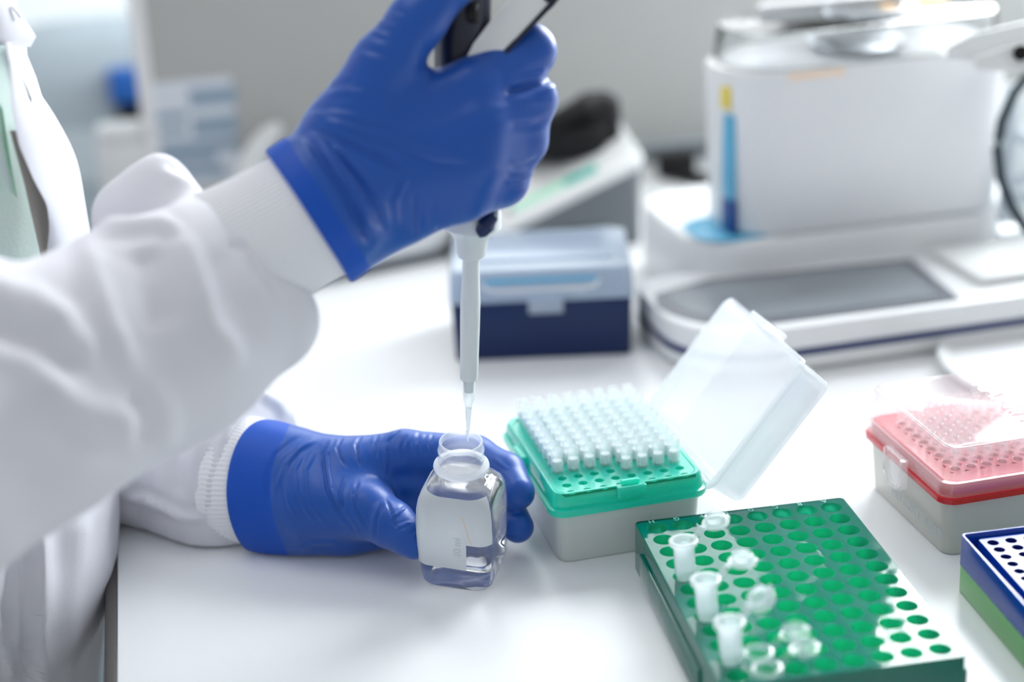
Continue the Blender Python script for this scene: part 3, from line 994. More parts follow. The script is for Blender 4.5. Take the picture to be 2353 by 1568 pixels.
for (c, r, zr, crot, ct, mt, lab) in (
        (7, 4, 46.5, 0.42, 0.10, 'tube', 'frosted microtube standing farthest back in the green rack, cap open to the right'),
        (7, 7, 46.5, 0.30, -0.10, 'tube', 'frosted microtube in the middle of three, its open cap seen edge-on'),
        (7, 10, 46.5, 0.50, 0.5, 'tube', 'frosted microtube nearest of three in the green rack, round cap tilted up'),
        (6, 10, 29.5, 0.35, 0.1, 'tubeclear', 'clear microtube set low in the green rack beside the nearest frosted one'),
        (6, 11, 29.5, 0.35, 0.0, 'tubeclear', 'clear microtube set low in the last row of the green rack')):
    t = empty('microtube', gpos(c, r, zr), GYAW, lab, 'microtube', 'open microtubes in the green rack')
    t.rotation_euler = (0.01, -0.05 if mt == 'tube' else 0, GYAW)
    tube_parts(t, M[mt], crot, ct)

# ------------------------------------------------------------------ closed pink tip box
P = at(2163, 1285)
PX, PY = P[0], P[1]
pk = empty('pink_tip_box', (PX, PY, 0), math.radians(13.0), 'closed tip box with warm white base, pink tray and clear lid', 'box')
W_, D_ = 126, 96
cx, cy = W_ / 2 + 0.5, D_ / 2 - 1.0
part('base', M['boxwarm'], pk, lambda b: b.shell(W_ - 1, D_ - 1, 7, 0, 34, 1.6, True, 1.6, cx, cy))
part('red_flange', M['red'], pk, lambda b: b.loft([rr(W_ - 2, D_ - 2, 7, 31.5, cx, cy), rr(W_ + 5, D_ + 5, 9, 32, cx, cy), rr(W_ + 5.4, D_ + 5.4, 9, 35, cx, cy), rr(W_ - 2, D_ - 2, 7, 35.4, cx, cy)], False, False))


def pink_tray(b):
    b.loft([rr(W_ - 1, D_ - 1, 7, 34, cx, cy), rr(W_ - 1, D_ - 1, 7, 42, cx, cy), rr(W_ - 4, D_ - 4, 6, 43, cx, cy)], False, False)
    b.holes(12, 8, 9, 9, 2.6, 43, W_ - 4, D_ - 4, 6, n=12, cx=cx, cy=cy)
    b.wells(12, 8, 9, 9, 2.6, 43, 4, n=10, cx=cx, cy=cy)


part('pink_tray', M['pink'], pk, pink_tray)


def pink_lid(b):
    r_ = lambda g, z: rr(W_ - 1 + g, D_ - 1 + g, 7, z, cx, cy)
    b.loft([r_(0, 43.5), r_(-1.4, 60.6), r_(-2.2, 61.7), r_(-3.6, 62.1)] +
           [rr((W_ - 5) * q, (D_ - 5) * q, 7 * q, 62.0 - 1.5 * (1 - q * q), cx, cy) for q in (0.98, .85, .7, .55, .4, .25, .1, .02)], False, True)
    q = lambda g, z: rr(W_ + g, D_ + g, 8, z, cx, cy)
    b.loft([q(3.4, 35.4), q(3.8, 36), q(3.8, 42.6), q(3.0, 43.4), q(-1, 43.6)], False, False)
    b.loft([q(1.2, 35.4), q(3.4, 35.4)], False, False)
    b.loft([q(1.2, 35.4), q(1.2, 42.4), q(-1, 43.0)], False, False)


part('clear_lid', M['pinklid'], pk, pink_lid)
part('lid_latch', M['pinklid'], pk, lambda b: b.loft([np.array([(x, y, z)for x, y, z in ring]) for ring in [
    [(-4.2 + s, y, z) for y, z in ((cy - 11 + k, 41 - k * .4), (cy + 11 - k, 41 - k * .4), (cy + 10 - k, 24 + k), (cy + 5, 21 + k), (cy - 5, 21 + k), (cy - 10 + k, 24 + k))] for s, k in ((1.5, 0), (-0.2, 0), (-1.4, 1.5))]]))
part('latch_loop', M['pinklid'], pk, lambda b: b.tube([(-5.4, cy - 10, 41), (-6.2, cy - 9, 28), (-5.6, cy - 4, 23), (-5.6, cy + 4, 23), (-6.2, cy + 9, 28), (-5.4, cy + 10, 41)], 1.5, 8))
text('side_lettering', 'METTLER TOLEDO', 7.0, M['ink'], pk, (-0.35 + 0.1, 30, 13), (math.radians(90), 0, math.radians(-90)), 0.1)
text('lid_lettering', 'RAININ', 17, M['paleink'], pk, (60, 50, 61.2), (0, 0, math.radians(-90)), 0.15)
pt0 = None
pc_, ps_ = math.cos(math.radians(13)), math.sin(math.radians(13))
for i in range(12):
    for j in range(8):
        lx, ly = cx + (i - 5.5) * 9, cy + (j - 3.5) * 9
        if i > 6 and not (j < 2): continue
        wx, wy = PX + lx * pc_ - ly * ps_, PY + lx * ps_ + ly * pc_
        if pt0 is None:
            mb = MB(); mb.lathe([(0.35, -27), (2.3, -0.5), (2.45, 0.2), (3.1, 0.4), (3.2, 6.4), (3.3, 12.8), (3.0, 13.0), (2.7, 12.8), (2.5, 6), (1.8, -0.5), (0.2, -27)], 14, False, False)
            pt0 = mb.build('pipette_tip', M['tippink'])
            tag(pt0, 'clear pipette tip under the clear lid of the pink tip box', 'pipette tip', 'tips in the pink box')
            o = pt0
        else:
            o = pt0.copy(); COL.objects.link(o)
        o.location = (wx * S, wy * S, 43.0 * S)

# ------------------------------------------------------------------ blue and light green rack at the right edge
P = at(2203, 1362)
t = empty('blue_green_rack', (P[0], P[1] + 2.5, 0), GYAW, 'blue rack of small holes on a light green base at the right edge', 'rack')
BW, BD = 112, 148
bx, by = BW / 2, -BD / 2
part('green_base', M['greenbase'], t, lambda b: b.solid(BW, BD, 2.5, 0, 16, 0.3, bx, by, 5, bevb=0.8))


def blue_top(b):
    b.loft([rr(BW + .4, BD + .4, 2.5, 15.6, bx, by), rr(BW + .4, BD + .4, 2.5, 31.2, bx, by), rr(BW - .4, BD - .4, 2.2, 31.9, bx, by), rr(BW - 2.4, BD - 2.4, 2, 31.9, bx, by),
            rr(BW - 3.0, BD - 3.0, 2, 31.2, bx, by), rr(BW - 4, BD - 4, 2, 23, bx, by), rr(BW - 14, BD - 6, 2, 23, bx, by), rr(BW - 15, BD - 7, 2, 29.3, bx, by), rr(BW - 15.6, BD - 7.6, 2, 29.8, bx, by)], False, False)


part('blue_frame', M['bluerack'], t, blue_top)
part('hole_plate', M['bluerack'], t, lambda b: b.holes(10, 18, 9.5, 7.6, 2.9, 29.8, BW - 15.6, BD - 7.6, 2, n=16, cx=bx, cy=by))
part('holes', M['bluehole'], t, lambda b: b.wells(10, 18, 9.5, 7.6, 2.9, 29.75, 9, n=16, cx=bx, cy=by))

# ------------------------------------------------------------------ square bottle under the pipette
P = at(1066, 1316)
bt = empty('square_bottle', (P[0], P[1], 0.9), 0, 'small clear square bottle of liquid held under the pipette tip', 'bottle')
bt.rotation_euler = (math.radians(7.0), math.radians(4.2), math.radians(-15))


def bprof(g):
    """rings of the bottle shrunk by g mm"""
    B = ((33, 8, 0.0), (36.5, 8, 0.7), (39.0, 8, 3.0), (40.2, 8, 8), (41.2, 8, 20), (41.8, 8, 36), (41.0, 8, 46), (39.6, 8.5, 51), (37.0, 9.5, 55), (31.5, 12, 58.6), (25.5, 12.3, 61.0), (22.6, 11.3, 62.6))
    R = [rr(w - 2 * g, d, 1, 0) if False else rr(w - 2 * g, w - 2 * g, max(r - g, 2), z + (g if i < 2 else (g * .8 if i == 2 else (-g * .5 if i > 6 else 0))), 0, 0, 8) for i, (w, r, z) in enumerate(B) for d in (w,)]
    return R


def circ(r, z):
    a = np.radians([a0 + 90 * (k + .5) / 9 for a0 in (0, 90, 180, 270) for k in range(9)])
    return np.stack([r * np.cos(a), r * np.sin(a), np.full(36, z)], 1)


def bottle_shell(b):
    b.loft(bprof(0) + [circ(11.2, z) for z in (64, 66)], True, False)


def bottle_neck(b):
    b.loft([circ(11.2, 66), circ(11.2, 69), circ(12.0, 70), circ(12.1, 71), circ(11.2, 72.2), circ(11.2, 74.2), circ(12.0, 75.2), circ(12.0, 76.2), circ(11.2, 77.3), circ(11.3, 80.2),
            circ(11.0, 81.0), circ(10.3, 81.0), circ(9.9, 80.3), circ(9.9, 78)], False, False)


part('bottle_shell', M['pet'], bt, bottle_shell, ang=50)
part('neck', M['petneck'], bt, bottle_neck, ang=60)
part('neck_ring', M['frost'], bt, lambda b: b.lathe([(11.25, 65.2), (14.2, 65.4), (14.5, 66.2), (14.2, 67.2), (11.25, 67.6)], 48, False, False))


def liquid(b):
    R = [r for r in bprof(0.7)]
    R = R[:-2] + [circ(12.9, 59.2)]
    b.loft(R, True, True)


part('liquid', M['water'], bt, liquid, ang=50)


def bottle_pale_sheet(b):
    hw = lambda z: np.interp(z, [0, 3, 8, 20, 36, 46, 51, 55, 58.6, 61.0], [16.5, 19.5, 20.1, 20.6, 20.9, 20.5, 19.8, 18.5, 15.75, 12.75])
    cr = lambda z: np.interp(z, [0, 46, 51, 55, 58.6, 61], [8, 8, 8.5, 9.5, 12, 12.3])
    def strip(zs, x0, left):
        R = []
        for i, z in enumerate(zs):
            e = 1.8 if i == 0 else 0.0
            k, r = hw(z), cr(z)
            arc = [(-k + r - r * math.sin(q), -k + r - r * math.cos(q)) for q in np.linspace(0.2, math.pi / 2, 7)]
            if left:
                pts = [(x0 - e, -k), (min(4, x0 - 1), -k), (0, -k), (-k + r, -k)] + arc + [(-k, -k + r + 1), (-k, 0), (-k, 7 - e)]
            else: pts = [(-x, y) for x, y in arc[::-1][2:]] + [(k - r, -k), (min(7.5, k - r - 1), -k)]
            P2 = np.array(pts); nrm = P2 / np.linalg.norm(P2, axis=1)[:, None]
            R.append(np.concatenate([np.column_stack([P2 + nrm * 0.12, np.full(len(P2), z)]), np.column_stack([P2 + nrm * 0.26, np.full(len(P2), z)])[::-1]]))
        b.loft(R)
    strip((16.0, 16.5, 20, 28, 36, 42, 46, 51, 53, 55, 57), 7.5, True)
    strip((32, 32.4, 36, 42, 46, 51, 53, 55, 57), 14.5, False)


part('label', M['label'], bt, bottle_pale_sheet)  # pale L-shaped sheet over the bottle front, up to the shoulder
part('fibre', M['beige'], bt, lambda b: b.tube([(5.5, -20.6, 49), (8, -21.3, 41), (10.5, -21.3, 33)], 0.14, 6))
text('bottle_lettering', '30 ml', 5.5, M['faintink'], bt, (3.0, -21.25, 30), (math.radians(90), math.radians(-90), 0), 0.03)

# ------------------------------------------------------------------ pipette
p0, p1 = px(1075, 1016, 902), px(1083.5, 550, 862)
axis = (p1 - p0) / np.linalg.norm(p1 - p0); PL = np.linalg.norm(p1 - p0)
pip = empty('pipette', p0, 0, 'white and dark blue pipette held upright with its clear tip in the bottle', 'pipette')
pip.rotation_mode = 'QUATERNION'
pip.rotation_quaternion = Vector(axis).to_track_quat('Z', 'Y')
Mi = np.array(Vector(axis).to_track_quat('Z', 'Y').to_matrix())


def prel(x, y, d): return Mi.T @ (px(x, y, d) - p0)


yh = lambda y: (1016 - y) / (1016 - 550.0) * PL
part('disposable_tip', M['tip'], pip, lambda b: b.lathe([(0.28, 0), (0.55, 1.5), (1.25, 12), (2.0, yh(925)), (2.9, yh(915)), (3.1, yh(900)), (3.35, yh(872)), (3.0, yh(872)), (2.5, yh(905)), (1.6, yh(930)), (0.3, 1)], 24, False, False))
part('tip_liquid', M['water'], pip, lambda b: b.lathe([(0.2, 1), (0.9, 12), (1.45, yh(935)), (1.2, yh(934))], 20))
part('nozzle', M['pipwhite'], pip, lambda b: b.lathe([(2.3, yh(897)), (2.55, yh(893)), (2.7, yh(866))], 24))
part('ejector_sleeve', M['pipwhite'], pip, lambda b: b.lathe([(3.6, yh(869)), (4.3, yh(867)), (4.6, yh(862)), (4.75, yh(800)), (4.95, yh(740)), (5.0, yh(690)), (4.45, yh(640)), (4.25, yh(592)), (4.2, yh(585))], 32))
part('sleeve_clip', M['pipwhite'], pip, lambda b: b.solid(3.4, 5, 1.4, yh(866), yh(824), 1.2, 4.4, 0, 4))
part('collar', M['pipwhite'], pip, lambda b: b.lathe([(4.3, yh(592)), (6.4, yh(588)), (7.2, yh(580)), (7.9, yh(560)), (8.4, yh(548)), (10.2, yh(535)), (14.5, yh(522)), (14.5, yh(500)), (13, yh(470))], 36))
part('dark_band', M['navy'], pip, lambda b: b.tube([prel(1104, 542, 849), prel(1108, 532, 845), prel(1117, 518, 843), prel(1124, 500, 843), prel(1126, 480, 845)], [1.2, 3.4, 4.4, 4.4, 4], 12))
hq = prel(1062, 90, 826)
part('handle', M['navyblack'], pip, lambda b: b.lathe([(12.5, yh(480)), (13.2, yh(400)), (13.0, yh(160)), (13.4, yh(80)), (13.6, yh(0)), (13, yh(-60)), (8, yh(-75))], 36, cx=hq[0], cy=hq[1]))
part('volume_knob', M['black'], pip, lambda b: b.lathe([(5.2, yh(-75)), (6, yh(-80)), (6, yh(-130)), (8, yh(-134)), (8, yh(-146)), (6.5, yh(-150))], 28))
bq = prel(1096, 30, 810)
part('oval_button', M['black'], pip, lambda b: b.loft([np.array([(bq[0] + 6.6 * math.cos(a) * s_, bq[1] - q, bq[2] + 4.0 * math.sin(a) * s_) for a in np.linspace(0, 2 * math.pi, 24, endpoint=False)]) for s_, q in ((1.2, -3), (1.1, 0.5), (0.95, 0.9), (0.85, 0.3))]))


def hook(b, off, th, wid0, d0):
    path = [(1085, 165), (1112, 118), (1152, 72), (1200, 22), (1256, -38), (1300, -88)]
    wid = [26, 30, 34, 40, 44, 34]
    R = []
    for i, (x, y) in enumerate(path):
        a = np.array(path[min(i + 1, 5)]) - np.array(path[max(i - 1, 0)]); a = a / np.linalg.norm(a)
        n = np.array([a[1], -a[0]])
        c = np.array([x, y]) + n * off
        w = wid[i] * wid0
        R.append(np.array([prel(*(c + n * w), d0 + i * 1.0), prel(*(c - n * w), d0 + i), prel(*(c - n * w), d0 + i + th), prel(*(c + n * w), d0 + i + th)]))
    b.loft(R)


part('finger_hook', M['offwhite'], pip, lambda b: hook(b, 0, 15, 1.0, 812), ang=20)
part('hook_underside', M['navyblack'], pip, lambda b: hook(b, -40, 16, 0.14, 811.5), ang=20)
part('hook_end', M['navyblack'], pip, lambda b: b.tube([prel(1262, -10, 815), prel(1262, 2, 822), prel(1256, 14, 830)], [3, 3.4, 2.4], 10))

# ------------------------------------------------------------------ the person
person = empty('person', (-420, 900, -900), 0, 'person in a white lab coat and blue gloves pipetting at the bench', 'person')

body = Body(5.0)
body.chain([(-560, -900, 760, 260), (-520, -560, 800, 230)], 20)                       # neck towards the head, above the frame
body.chain([(-420, 60, 905, 330), (-330, 300, 925, 340), (-260, 600, 950, 330), (-260, 1300, 990, 330), (-280, 2000, 1060, 330)], 30, 1.25)
body.chain([(-500, -350, 850, 260), (-420, 60, 905, 330)], 30, 1.6)
body.chain([(-420, 350, 760, 200), (-280, 1060, 700, 200), (330, 745, 785, 110), (700, 500, 812, 72)], 20, join=8)
body.chain([(-420, 300, 1060, 160), (60, 1090, 1030, 110), (560, 1110, 978, 80), (640, 1115, 966, 76)], 20, join=8)
body.mesh('body', M['skin'], person)

# lab coat trunk
coat = Body(3.0)
coat.chain([(-425, 40, 890, 440), (-382, 290, 908, 440), (-262, 500, 930, 432), (-204, 800, 945, 430), (-184, 1140, 950, 430), (-187, 1285, 948, 430), (-208, 1420, 985, 424), (-225, 1750, 1020, 430), (-230, 2300, 1080, 440)], 10, 1.15)
coat.chain([(-460, -300, 830, 400), (-425, 40, 890, 440)], 10, 1.3)
coat.clip(-200, -130, 860, (0.1, 1, 0.1))
coat_folds = folds([
    ([(60, 1205), (61, 1300), (58, 1420), (64, 1600)], 9, -3),
    ([(95, 1190), (92, 1330), (84, 1450), (90, 1600)], 20, 2.5),
    ([(40, 1210), (30, 1350), (10, 1500)], 20, -4),
    ([(165, 1150), (160, 1300), (130, 1450), (120, 1568)], 30, 3),
    
    ([(-20, 1380), (30, 1568)], 12, 4)], 1.0)


def coat_disp(X, Y, V, G):
    edge = 4.5 * sstep(66, 76, X - 0.01 * (Y - 1300)) * sstep(1050, 1180, Y) * sstep(-0.1, 0.3, G[:, 2])
    return coat_folds(X, Y, V, G) + edge


coat.mesh('lab_coat', M['coat'], person, coat_disp)


def ribbon(name, mat, left, right, dl, dr, th=2.0, mid=2.0, n=24):
    """strip of cloth between two edges (photo pixels, depth), with thickness and a rounded crown"""
    def resample(pts):
        pts = np.array(pts, float); t = np.linspace(0, 1, len(pts)); u = np.linspace(0, 1, n)
        return np.stack([np.interp(u, t, pts[:, k]) for k in (0, 1)], 1)
    A, B = resample(left), resample(right)
    DL = np.interp(np.linspace(0, 1, n), np.linspace(0, 1, len(dl)), dl); DR = np.interp(np.linspace(0, 1, n), np.linspace(0, 1, len(dr)), dr)
    R = []
    for a, b, d0, d1 in zip(A, B, DL, DR):
        f = []
        for t in (0, .06, .3, .6, .9, 1):
            p = a * (1 - t) + b * t; d = d0 * (1 - t) + d1 * t - mid * 4 * t * (1 - t)
            f.append((p, d))
        R.append(np.array([px(p[0], p[1], d) for p, d in f] + [px(p[0], p[1], d + th) for p, d in f[::-1]]))
    b = MB(); b.loft(R)
    return world_part(name, mat, person, b, ang=50)


ribbon('shirt', M['shirt'], [(-160, 60), (-160, 300), (-120, 640)], [(60, 90), (78, 300), (112, 600)], [815, 800, 840], [862, 858, 885], 3, 6)
ribbon('green_print', M['greenprint'], [(-60, 150), (-30, 300), (10, 430)], [(6, 250), (22, 360), (40, 455)], [812, 812, 826], [826, 830, 846], 3, 1)
ribbon('coat_gap_shade', M['dullbeige'], [(22, 300), (55, 420), (96, 600)], [(60, 300), (112, 460), (118, 600)], [824, 838, 856], [836, 856, 870], 2, 1)  # dark beige ribbon painting the shade inside the coat opening
ribbon('lapel', M['coat'], [(10, 95), (22, 160), (26, 240), (42, 330), (78, 415), (108, 470), (114, 520), (104, 620)], [(28, 100), (50, 175), (72, 240), (102, 302), (128, 375), (146, 440), (162, 520), (184, 640)],
       [820, 818, 816, 820, 832, 842, 850, 860], [832, 836, 840, 846, 860, 868, 874, 882], 2.6, 4)
ribbon('lapel_facing', M['coat'], [(22, 105), (52, 178), (82, 250), (104, 306)], [(52, 100), (84, 178), (108, 258), (116, 306)], [846, 850, 856, 862], [862, 870, 880, 884], 2, 1)
ribbon('collar', M['coat'], [(-60, -60), (-50, 20), (-30, 100), (0, 104)], [(6, -40), (42, 22), (84, 84), (70, 108)], [820, 818, 820, 826], [838, 842, 850, 846], 5, 6)
ribbon('collar_stitching', M['navyblack'], [(24, 16), (34, 26), (46, 42)], [(27, 15), (37, 25), (49, 41)], [833.5, 834, 835.5], [833.5, 834, 835.5], 1, 0.3)

# near sleeve (arm with the pipette)
sl = Body(2.6)
sl.chain([(590, 560, 798, 165), (330, 765, 765, 222), (0, 925, 722, 278), (-300, 1090, 690, 320), (-460, 400, 720, 320), (-500, 120, 800, 330)], 26, 0.95, join=26)
sl.chain([(310, 505, 812, 96), (400, 455, 818, 96), (470, 480, 812, 80), (540, 540, 803, 130)], 14, 0.8, join=16)
sl.clip(556, 588, 798, (0.86, 0.5, -0.1), 16)
sl.chain([(606, 742, 796, 112), (420, 805, 775, 150), (200, 900, 745, 200)], 22, 1.0, join=22)
sl.chain([(520, 640, 792, 100), (612, 720, 796, 70)], 14, 0.8, join=18)
sleeve_folds = folds([
    ([(205, 545), (214, 640), (248, 740), (310, 850)], 24, 2.6),
    ([(225, 525), (310, 516), (375, 508), (418, 540)], 14, 3.0),
    ([(418, 530), (446, 640), (478, 750), (560, 850)], 26, 3.4),
    ([(320, 560), (340, 650), (390, 760)], 46, -5.0),
    ([(500, 560), (540, 680), (610, 790)], 30, -3.0),
    ([(-40, 655), (80, 680), (170, 750)], 28, 3.5),
    ([(-40, 740), (90, 780), (200, 860)], 30, -5.0),
    ([(500, 420), (530, 500), (570, 590), (640, 690)], 9, 2.0),
    ([(530, 555), (560, 575), (590, 640)], 8, -2.0),
    ([(60, 860), (200, 940), (330, 980)], 36, 3.0),
    ([(300, 900), (340, 960), (330, 1030)], 26, -3.0),
    ([(380, 372), (440, 395), (500, 430)], 12, -2.5)], 1.2)


def near_disp(X, Y, V, G):
    return sleeve_folds(X, Y, V, G)


sl.mesh('coat_sleeve', M['coat'], person, near_disp)


def knit_cuff(name, c0, c1, half0, half1, dirv, depth_ratio, ribs=88, lip=0.0, tilt=0.0):
    """ribbed knit tube between two centres (px, px, depth); dirv = image direction across it"""
    b = MB(); R = []
    dv = np.array(dirv, float); dv /= np.linalg.norm(dv)
    A = RIGHT * dv[0] - UP * dv[1]; Cx = RIGHT * (-dv[1]) - UP * dv[0]
    n = ribs * 3; an = np.arange(n) * 2 * math.pi / n
    rib = 0.35 * np.cos(an * ribs)
    m_ = 14
    for i in range(m_):
        t = i / (m_ - 1)
        c = px(*[c0[k] * (1 - t) + c1[k] * t for k in range(3)])
        d = c0[2] * (1 - t) + c1[2] * t
        h = (half0 * (1 - t) + half1 * t) * d / F * (1 - 0.03 * math.sin(t * math.pi))
        if i == 0: h -= lip
        ny = -_D + tilt * Cx; ny = ny / np.linalg.norm(ny)
        R.append(c + A * ((h + rib) * np.cos(an))[:, None] + ny * ((h * depth_ratio + rib) * np.sin(an))[:, None])
    # turned-in end
    c = px(*c1); d = c1[2]; h = half1 * d / F - 2.5
    R.append(c + A * (h * np.cos(an))[:, None] + ny * (h * depth_ratio * np.sin(an))[:, None])
    b.loft(R, False, False)
    return world_part(name, M['knit'], person, b, ang=60)


knit_cuff('knit_cuff', (545, 590, 798), (735, 480, 807), 172, 158, (180, 275), 0.82)

# glove on the pipette
gl = Body(0.9)
gl.chain([(660, 525, 804, 172), (740, 470, 808, 160), (850, 400, 814, 128)], 10, 0.80)
gl.chain([(800, 330, 815, 104), (1085, 205, 816, 70), (1214, 117, 831, 62), (1195, 122, 868, 50), (1110, 165, 876, 44)], 3, 0.9, join=9)
gl.chain([(820, 395, 813, 100), (1100, 285, 813, 72), (1220, 230, 829, 58), (1196, 236, 866, 50), (1110, 262, 872, 44)], 3, 0.9, join=5)
gl.chain([(820, 445, 815, 95), (1088, 365, 816, 72), (1196, 320, 831, 62), (1175, 326, 868, 52), (1090, 342, 872, 44)], 3, 0.9, join=8)
gl.chain([(800, 520, 818, 90), (950, 474, 822, 72), (1062, 438, 824, 70), (1148, 410, 836, 66), (1130, 412, 866, 52), (1060, 424, 870, 44)], 3, 0.9, join=9)
gl.chain([(800, 300, 813, 96), (884, 152, 807, 76), (958, 48, 803, 63), (1046, -52, 802, 56), (1080, -100, 808, 48)], 5, 0.95, join=9)
gl.chain([(780, 555, 816, 74), (905, 505, 820, 56)], 5, 0.9, join=9)
gl.chain([(690, 600, 810, 62), (775, 590, 812, 56)], 5, 0.9, join=6)
gl.clip(709, 500, 806, (-275, -180, 25))
zz = lambda L: [(580 + x / 2.376, y / 2.376) for x, y in L]
rg_folds = folds([
    (zz([(340, 640), (560, 700), (760, 760), (1000, 850), (1180, 870)]), 9, 1.3),
    (zz([(300, 700), (480, 770), (640, 840), (860, 960)]), 9, -1.4),
    (zz([(290, 640), (420, 620), (560, 640), (700, 690)]), 8, 0.7),
    (zz([(290, 740), (400, 900), (500, 1060), (600, 1250), (640, 1330)]), 9, -2.0),
    (zz([(360, 760), (470, 900), (580, 1080), (650, 1260)]), 8, 1.4),
    (zz([(420, 800), (560, 950), (680, 1130), (720, 1260)]), 8, -1.6),
    (zz([(500, 860), (640, 1000), (720, 1130)]), 8, 0.7),
    (zz([(850, 960), (780, 1100), (790, 1240)]), 7, 0.8),
    (zz([(880, 1040), (885, 1200), (890, 1290)]), 6, -0.8),
    (zz([(960, 1080), (980, 1200), (985, 1270)]), 7, 0.5),
    (zz([(1380, 500), (1480, 480), (1570, 455), (1640, 420)]), 10, -2.4),
    (zz([(1400, 690), (1520, 690), (1620, 650)]), 8, -0.8),
    (zz([(1400, 920), (1500, 900), (1570, 860)]), 8, -0.9),
    (zz([(1380, 1000), (1460, 985), (1540, 940)]), 6, 0.6),
    (zz([(1300, 600), (1460, 560), (1620, 540)]), 10, 0.5),
    (zz([(400, 520), (520, 500), (640, 510)]), 7, 0.6),
    (zz([(430, 470), (560, 440)]), 6, -0.5),
    (zz([(560, 250), (700, 290), (820, 330)]), 9, -0.6),
    (zz([(690, 120), (780, 150)]), 5, 0.6), (zz([(650, 170), (740, 200)]), 5, 0.6), (zz([(740, 70), (830, 100)]), 5, 0.6)], 0.25)
gl.mesh('glove', M['glove'], person, rg_folds, M['gloveband'], lambda X, Y: ((X - 709) * 275 - (Y - 500) * 180) / 329 < 58)

# far sleeve, cuff and glove of the hand round the bottle
sf = Body(2.6)
sf.chain([(588, 1052, 986, 152), (500, 1090, 994, 178), (370, 1085, 1004, 112), (120, 1085, 1024, 150), (-300, 500, 1060, 240), (-430, 180, 1000, 270)], 18, 0.9)
sf.chain([(500, 1185, 985, 76), (560, 1185, 982, 70)], 14, 1.0, join=12)
sf.clip(590, 1090, 974, (0.85, 0.08, 0.5))
sf.floor = 1.2
sf.mesh('coat_sleeve', M['coat'], person, folds([
    ([(560, 925), (520, 1000), (490, 1100), (480, 1200)], 16, 2.5),
    ([(430, 980), (400, 1060), (410, 1150)], 22, -3),
    ([(280, 1140), (340, 1150), (420, 1190), (470, 1190)], 10, 3),
    ([(300, 1180), (380, 1185)], 14, -2),
    ([(600, 900), (640, 930), (655, 960)], 10, 1.5)], 0.8))

ax3 = np.array([0.85, -0.02, 0.5]); ax3 /= np.linalg.norm(ax3)
e1 = np.array([0.0, 1.0, 0.0]); e1 -= ax3 * (e1 @ ax3); e1 /= np.linalg.norm(e1); e2 = np.cross(ax3, e1)
toW = lambda v: v[0] * RIGHT + v[1] * UP - v[2] * _D


def left_cuff():
    b = MB(); R = []; ribs = 80; n = ribs * 3; an = np.arange(n) * 2 * math.pi / n
    c1 = px(598, 1106, 969)
    for s, h1, h2, rb in ((4, 30, 24, 0), (0, 33.4, 27.0, .2), (-2, 34.6, 28.2, .4), (-7, 35.2, 29, .45), (-12, 35.6, 30, .45), (-16, 36.2, 31, .3), (-20, 36.2, 32, .1)):
        rib = rb * np.cos(an * ribs)
        c = c1 + toW(ax3) * s
        R.append(c + toW(e1) * ((h1 + rib) * np.cos(an))[:, None] + toW(e2) * ((h2 + rib) * np.sin(an))[:, None])
    b.loft(R, False, False)
    for v in b.v: v[:, 2] = np.maximum(v[:, 2], 0.6)
    world_part('knit_cuff', M['knit'], person, b, ang=60)


left_cuff()

gb = Body(0.8)
gb.chain([(540, 1112, 978, 150), (610, 1118, 968, 144), (690, 1132, 960, 134), (790, 1138, 954, 124)], 8, 0.76)
gb.chain([(790, 1088, 956, 80), (930, 1045, 954, 57), (1090, 1054, 957, 53), (1160, 1088, 946, 47), (1188, 1132, 934, 41)], 3, 0.95, join=7)
gb.chain([(790, 1120, 958, 78), (930, 1108, 957, 54), (1085, 1130, 962, 46), (1162, 1168, 950, 42), (1190, 1211, 936, 37)], 3, 0.95, join=3)
gb.chain([(790, 1165, 958, 74), (920, 1165, 957, 50), (1060, 1190, 960, 42), (1118, 1212, 950, 36)], 3, 0.95, join=3)
gb.chain([(780, 1200, 957, 64), (900, 1212, 955, 44), (1000, 1232, 955, 36), (1050, 1240, 950, 32)], 3, 0.95, join=4)
gb.chain([(720, 1155, 948, 92), (842, 1172, 934, 66), (900, 1206, 924, 53), (938, 1234, 917, 44), (955, 1256, 914, 30)], 4, 1.0, join=8)
gb.chain([(640, 1180, 964, 92), (800, 1205, 954, 70), (860, 1215, 950, 44)], 5, 0.9, join=8)
gb.clip(598, 1106, 969, (-0.85, 0.02, -0.5))
gb.floor = 0.6
z4 = lambda L: [(480 + x / 2.904, 860 + y / 2.904) for x, y in L]
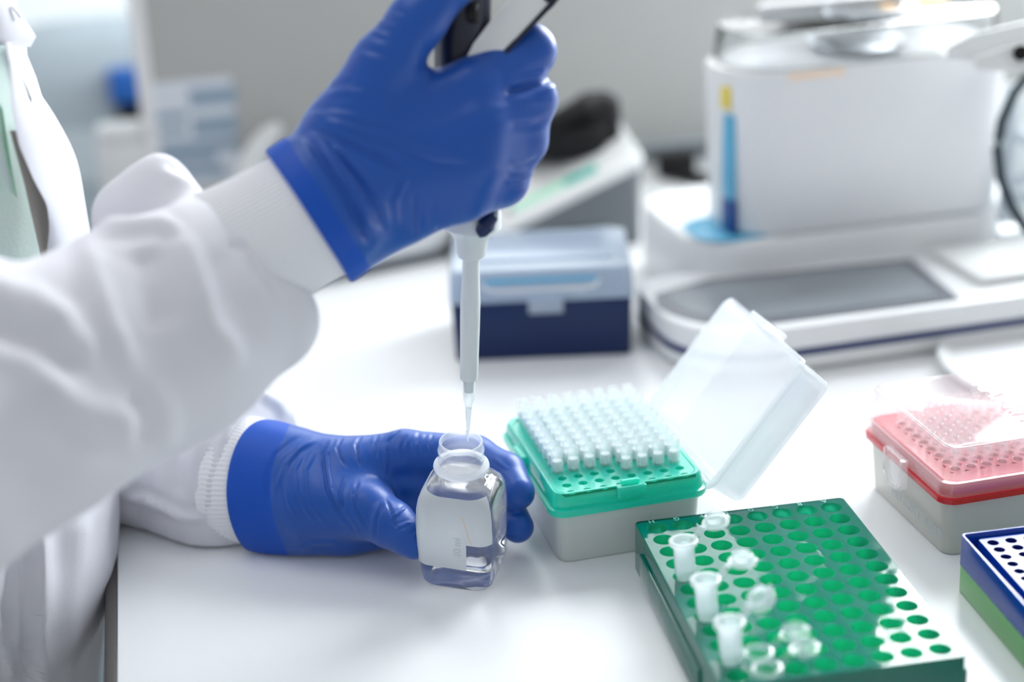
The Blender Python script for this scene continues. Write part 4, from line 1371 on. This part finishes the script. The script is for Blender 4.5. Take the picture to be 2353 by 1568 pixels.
lg_folds = folds([
    (z4([(790, 450), (758, 540), (768, 650), (790, 780), (850, 900), (970, 1050)]), 3.6, -0.9),
    (z4([(815, 450), (785, 540), (795, 650), (815, 770), (875, 890), (990, 1040)]), 3.6, 0.7),
    (z4([(720, 430), (600, 500), (510, 600), (450, 760)]), 5, 0.7),
    (z4([(690, 380), (560, 450), (450, 540), (400, 660), (390, 900)]), 7, -0.6),
    (z4([(890, 430), (855, 490), (878, 560), (915, 620)]), 3.4, -0.8),
    (z4([(1020, 410), (982, 470), (1000, 560), (1015, 620)]), 3.4, -0.8),
    (z4([(1130, 400), (1105, 470), (1120, 570)]), 3.4, -0.6),
    (z4([(1270, 375), (1200, 450), (1204, 560), (1200, 690)]), 3.6, -0.9),
    (z4([(1320, 400), (1285, 490), (1300, 580)]), 3.4, -0.8),
    (z4([(1410, 380), (1365, 460), (1370, 540)]), 3.4, -0.7),
    (z4([(1440, 390), (1400, 470), (1405, 540)]), 3.2, 0.5),
    (z4([(1500, 390), (1470, 470), (1500, 560)]), 3.4, -0.6),
    (z4([(540, 560), (508, 700), (530, 860), (580, 960)]), 3.4, 0.5),
    (z4([(620, 540), (575, 640), (588, 770), (645, 910), (700, 990)]), 3.4, 0.6),
    (z4([(710, 520), (645, 640), (650, 760), (690, 890), (780, 1010)]), 3.4, 0.6),
    (z4([(905, 690), (876, 800), (890, 910), (970, 1030)]), 3.6, -0.8),
    (z4([(1000, 710), (968, 800), (988, 910), (1065, 1050)]), 3.6, -0.8),
    (z4([(1165, 850), (1122, 960), (1108, 1090)]), 4, -0.9),
    (z4([(1180, 830), (1228, 950), (1252, 1030)]), 3.4, -0.7),
    (z4([(1250, 1030), (1345, 988)]), 3.4, 0.7),
    (z4([(1230, 955), (1310, 890)]), 3.2, 0.5),
    (z4([(1330, 1080), (1400, 1030), (1440, 1090)]), 4, -0.4),
    (z4([(600, 1180), (700, 1130), (860, 1130)]), 5, 0.6),
    (z4([(2060, 850), (2130, 830), (2180, 800)]), 3, -0.4),
    (z4([(1900, 560), (2000, 640)]), 4, 0.3)], 0.15)
gb.mesh('glove', M['glove'], person, lg_folds, M['gloveband'], lambda X, Y: X < 622 + 0.0019 * (Y - 1130) ** 2)
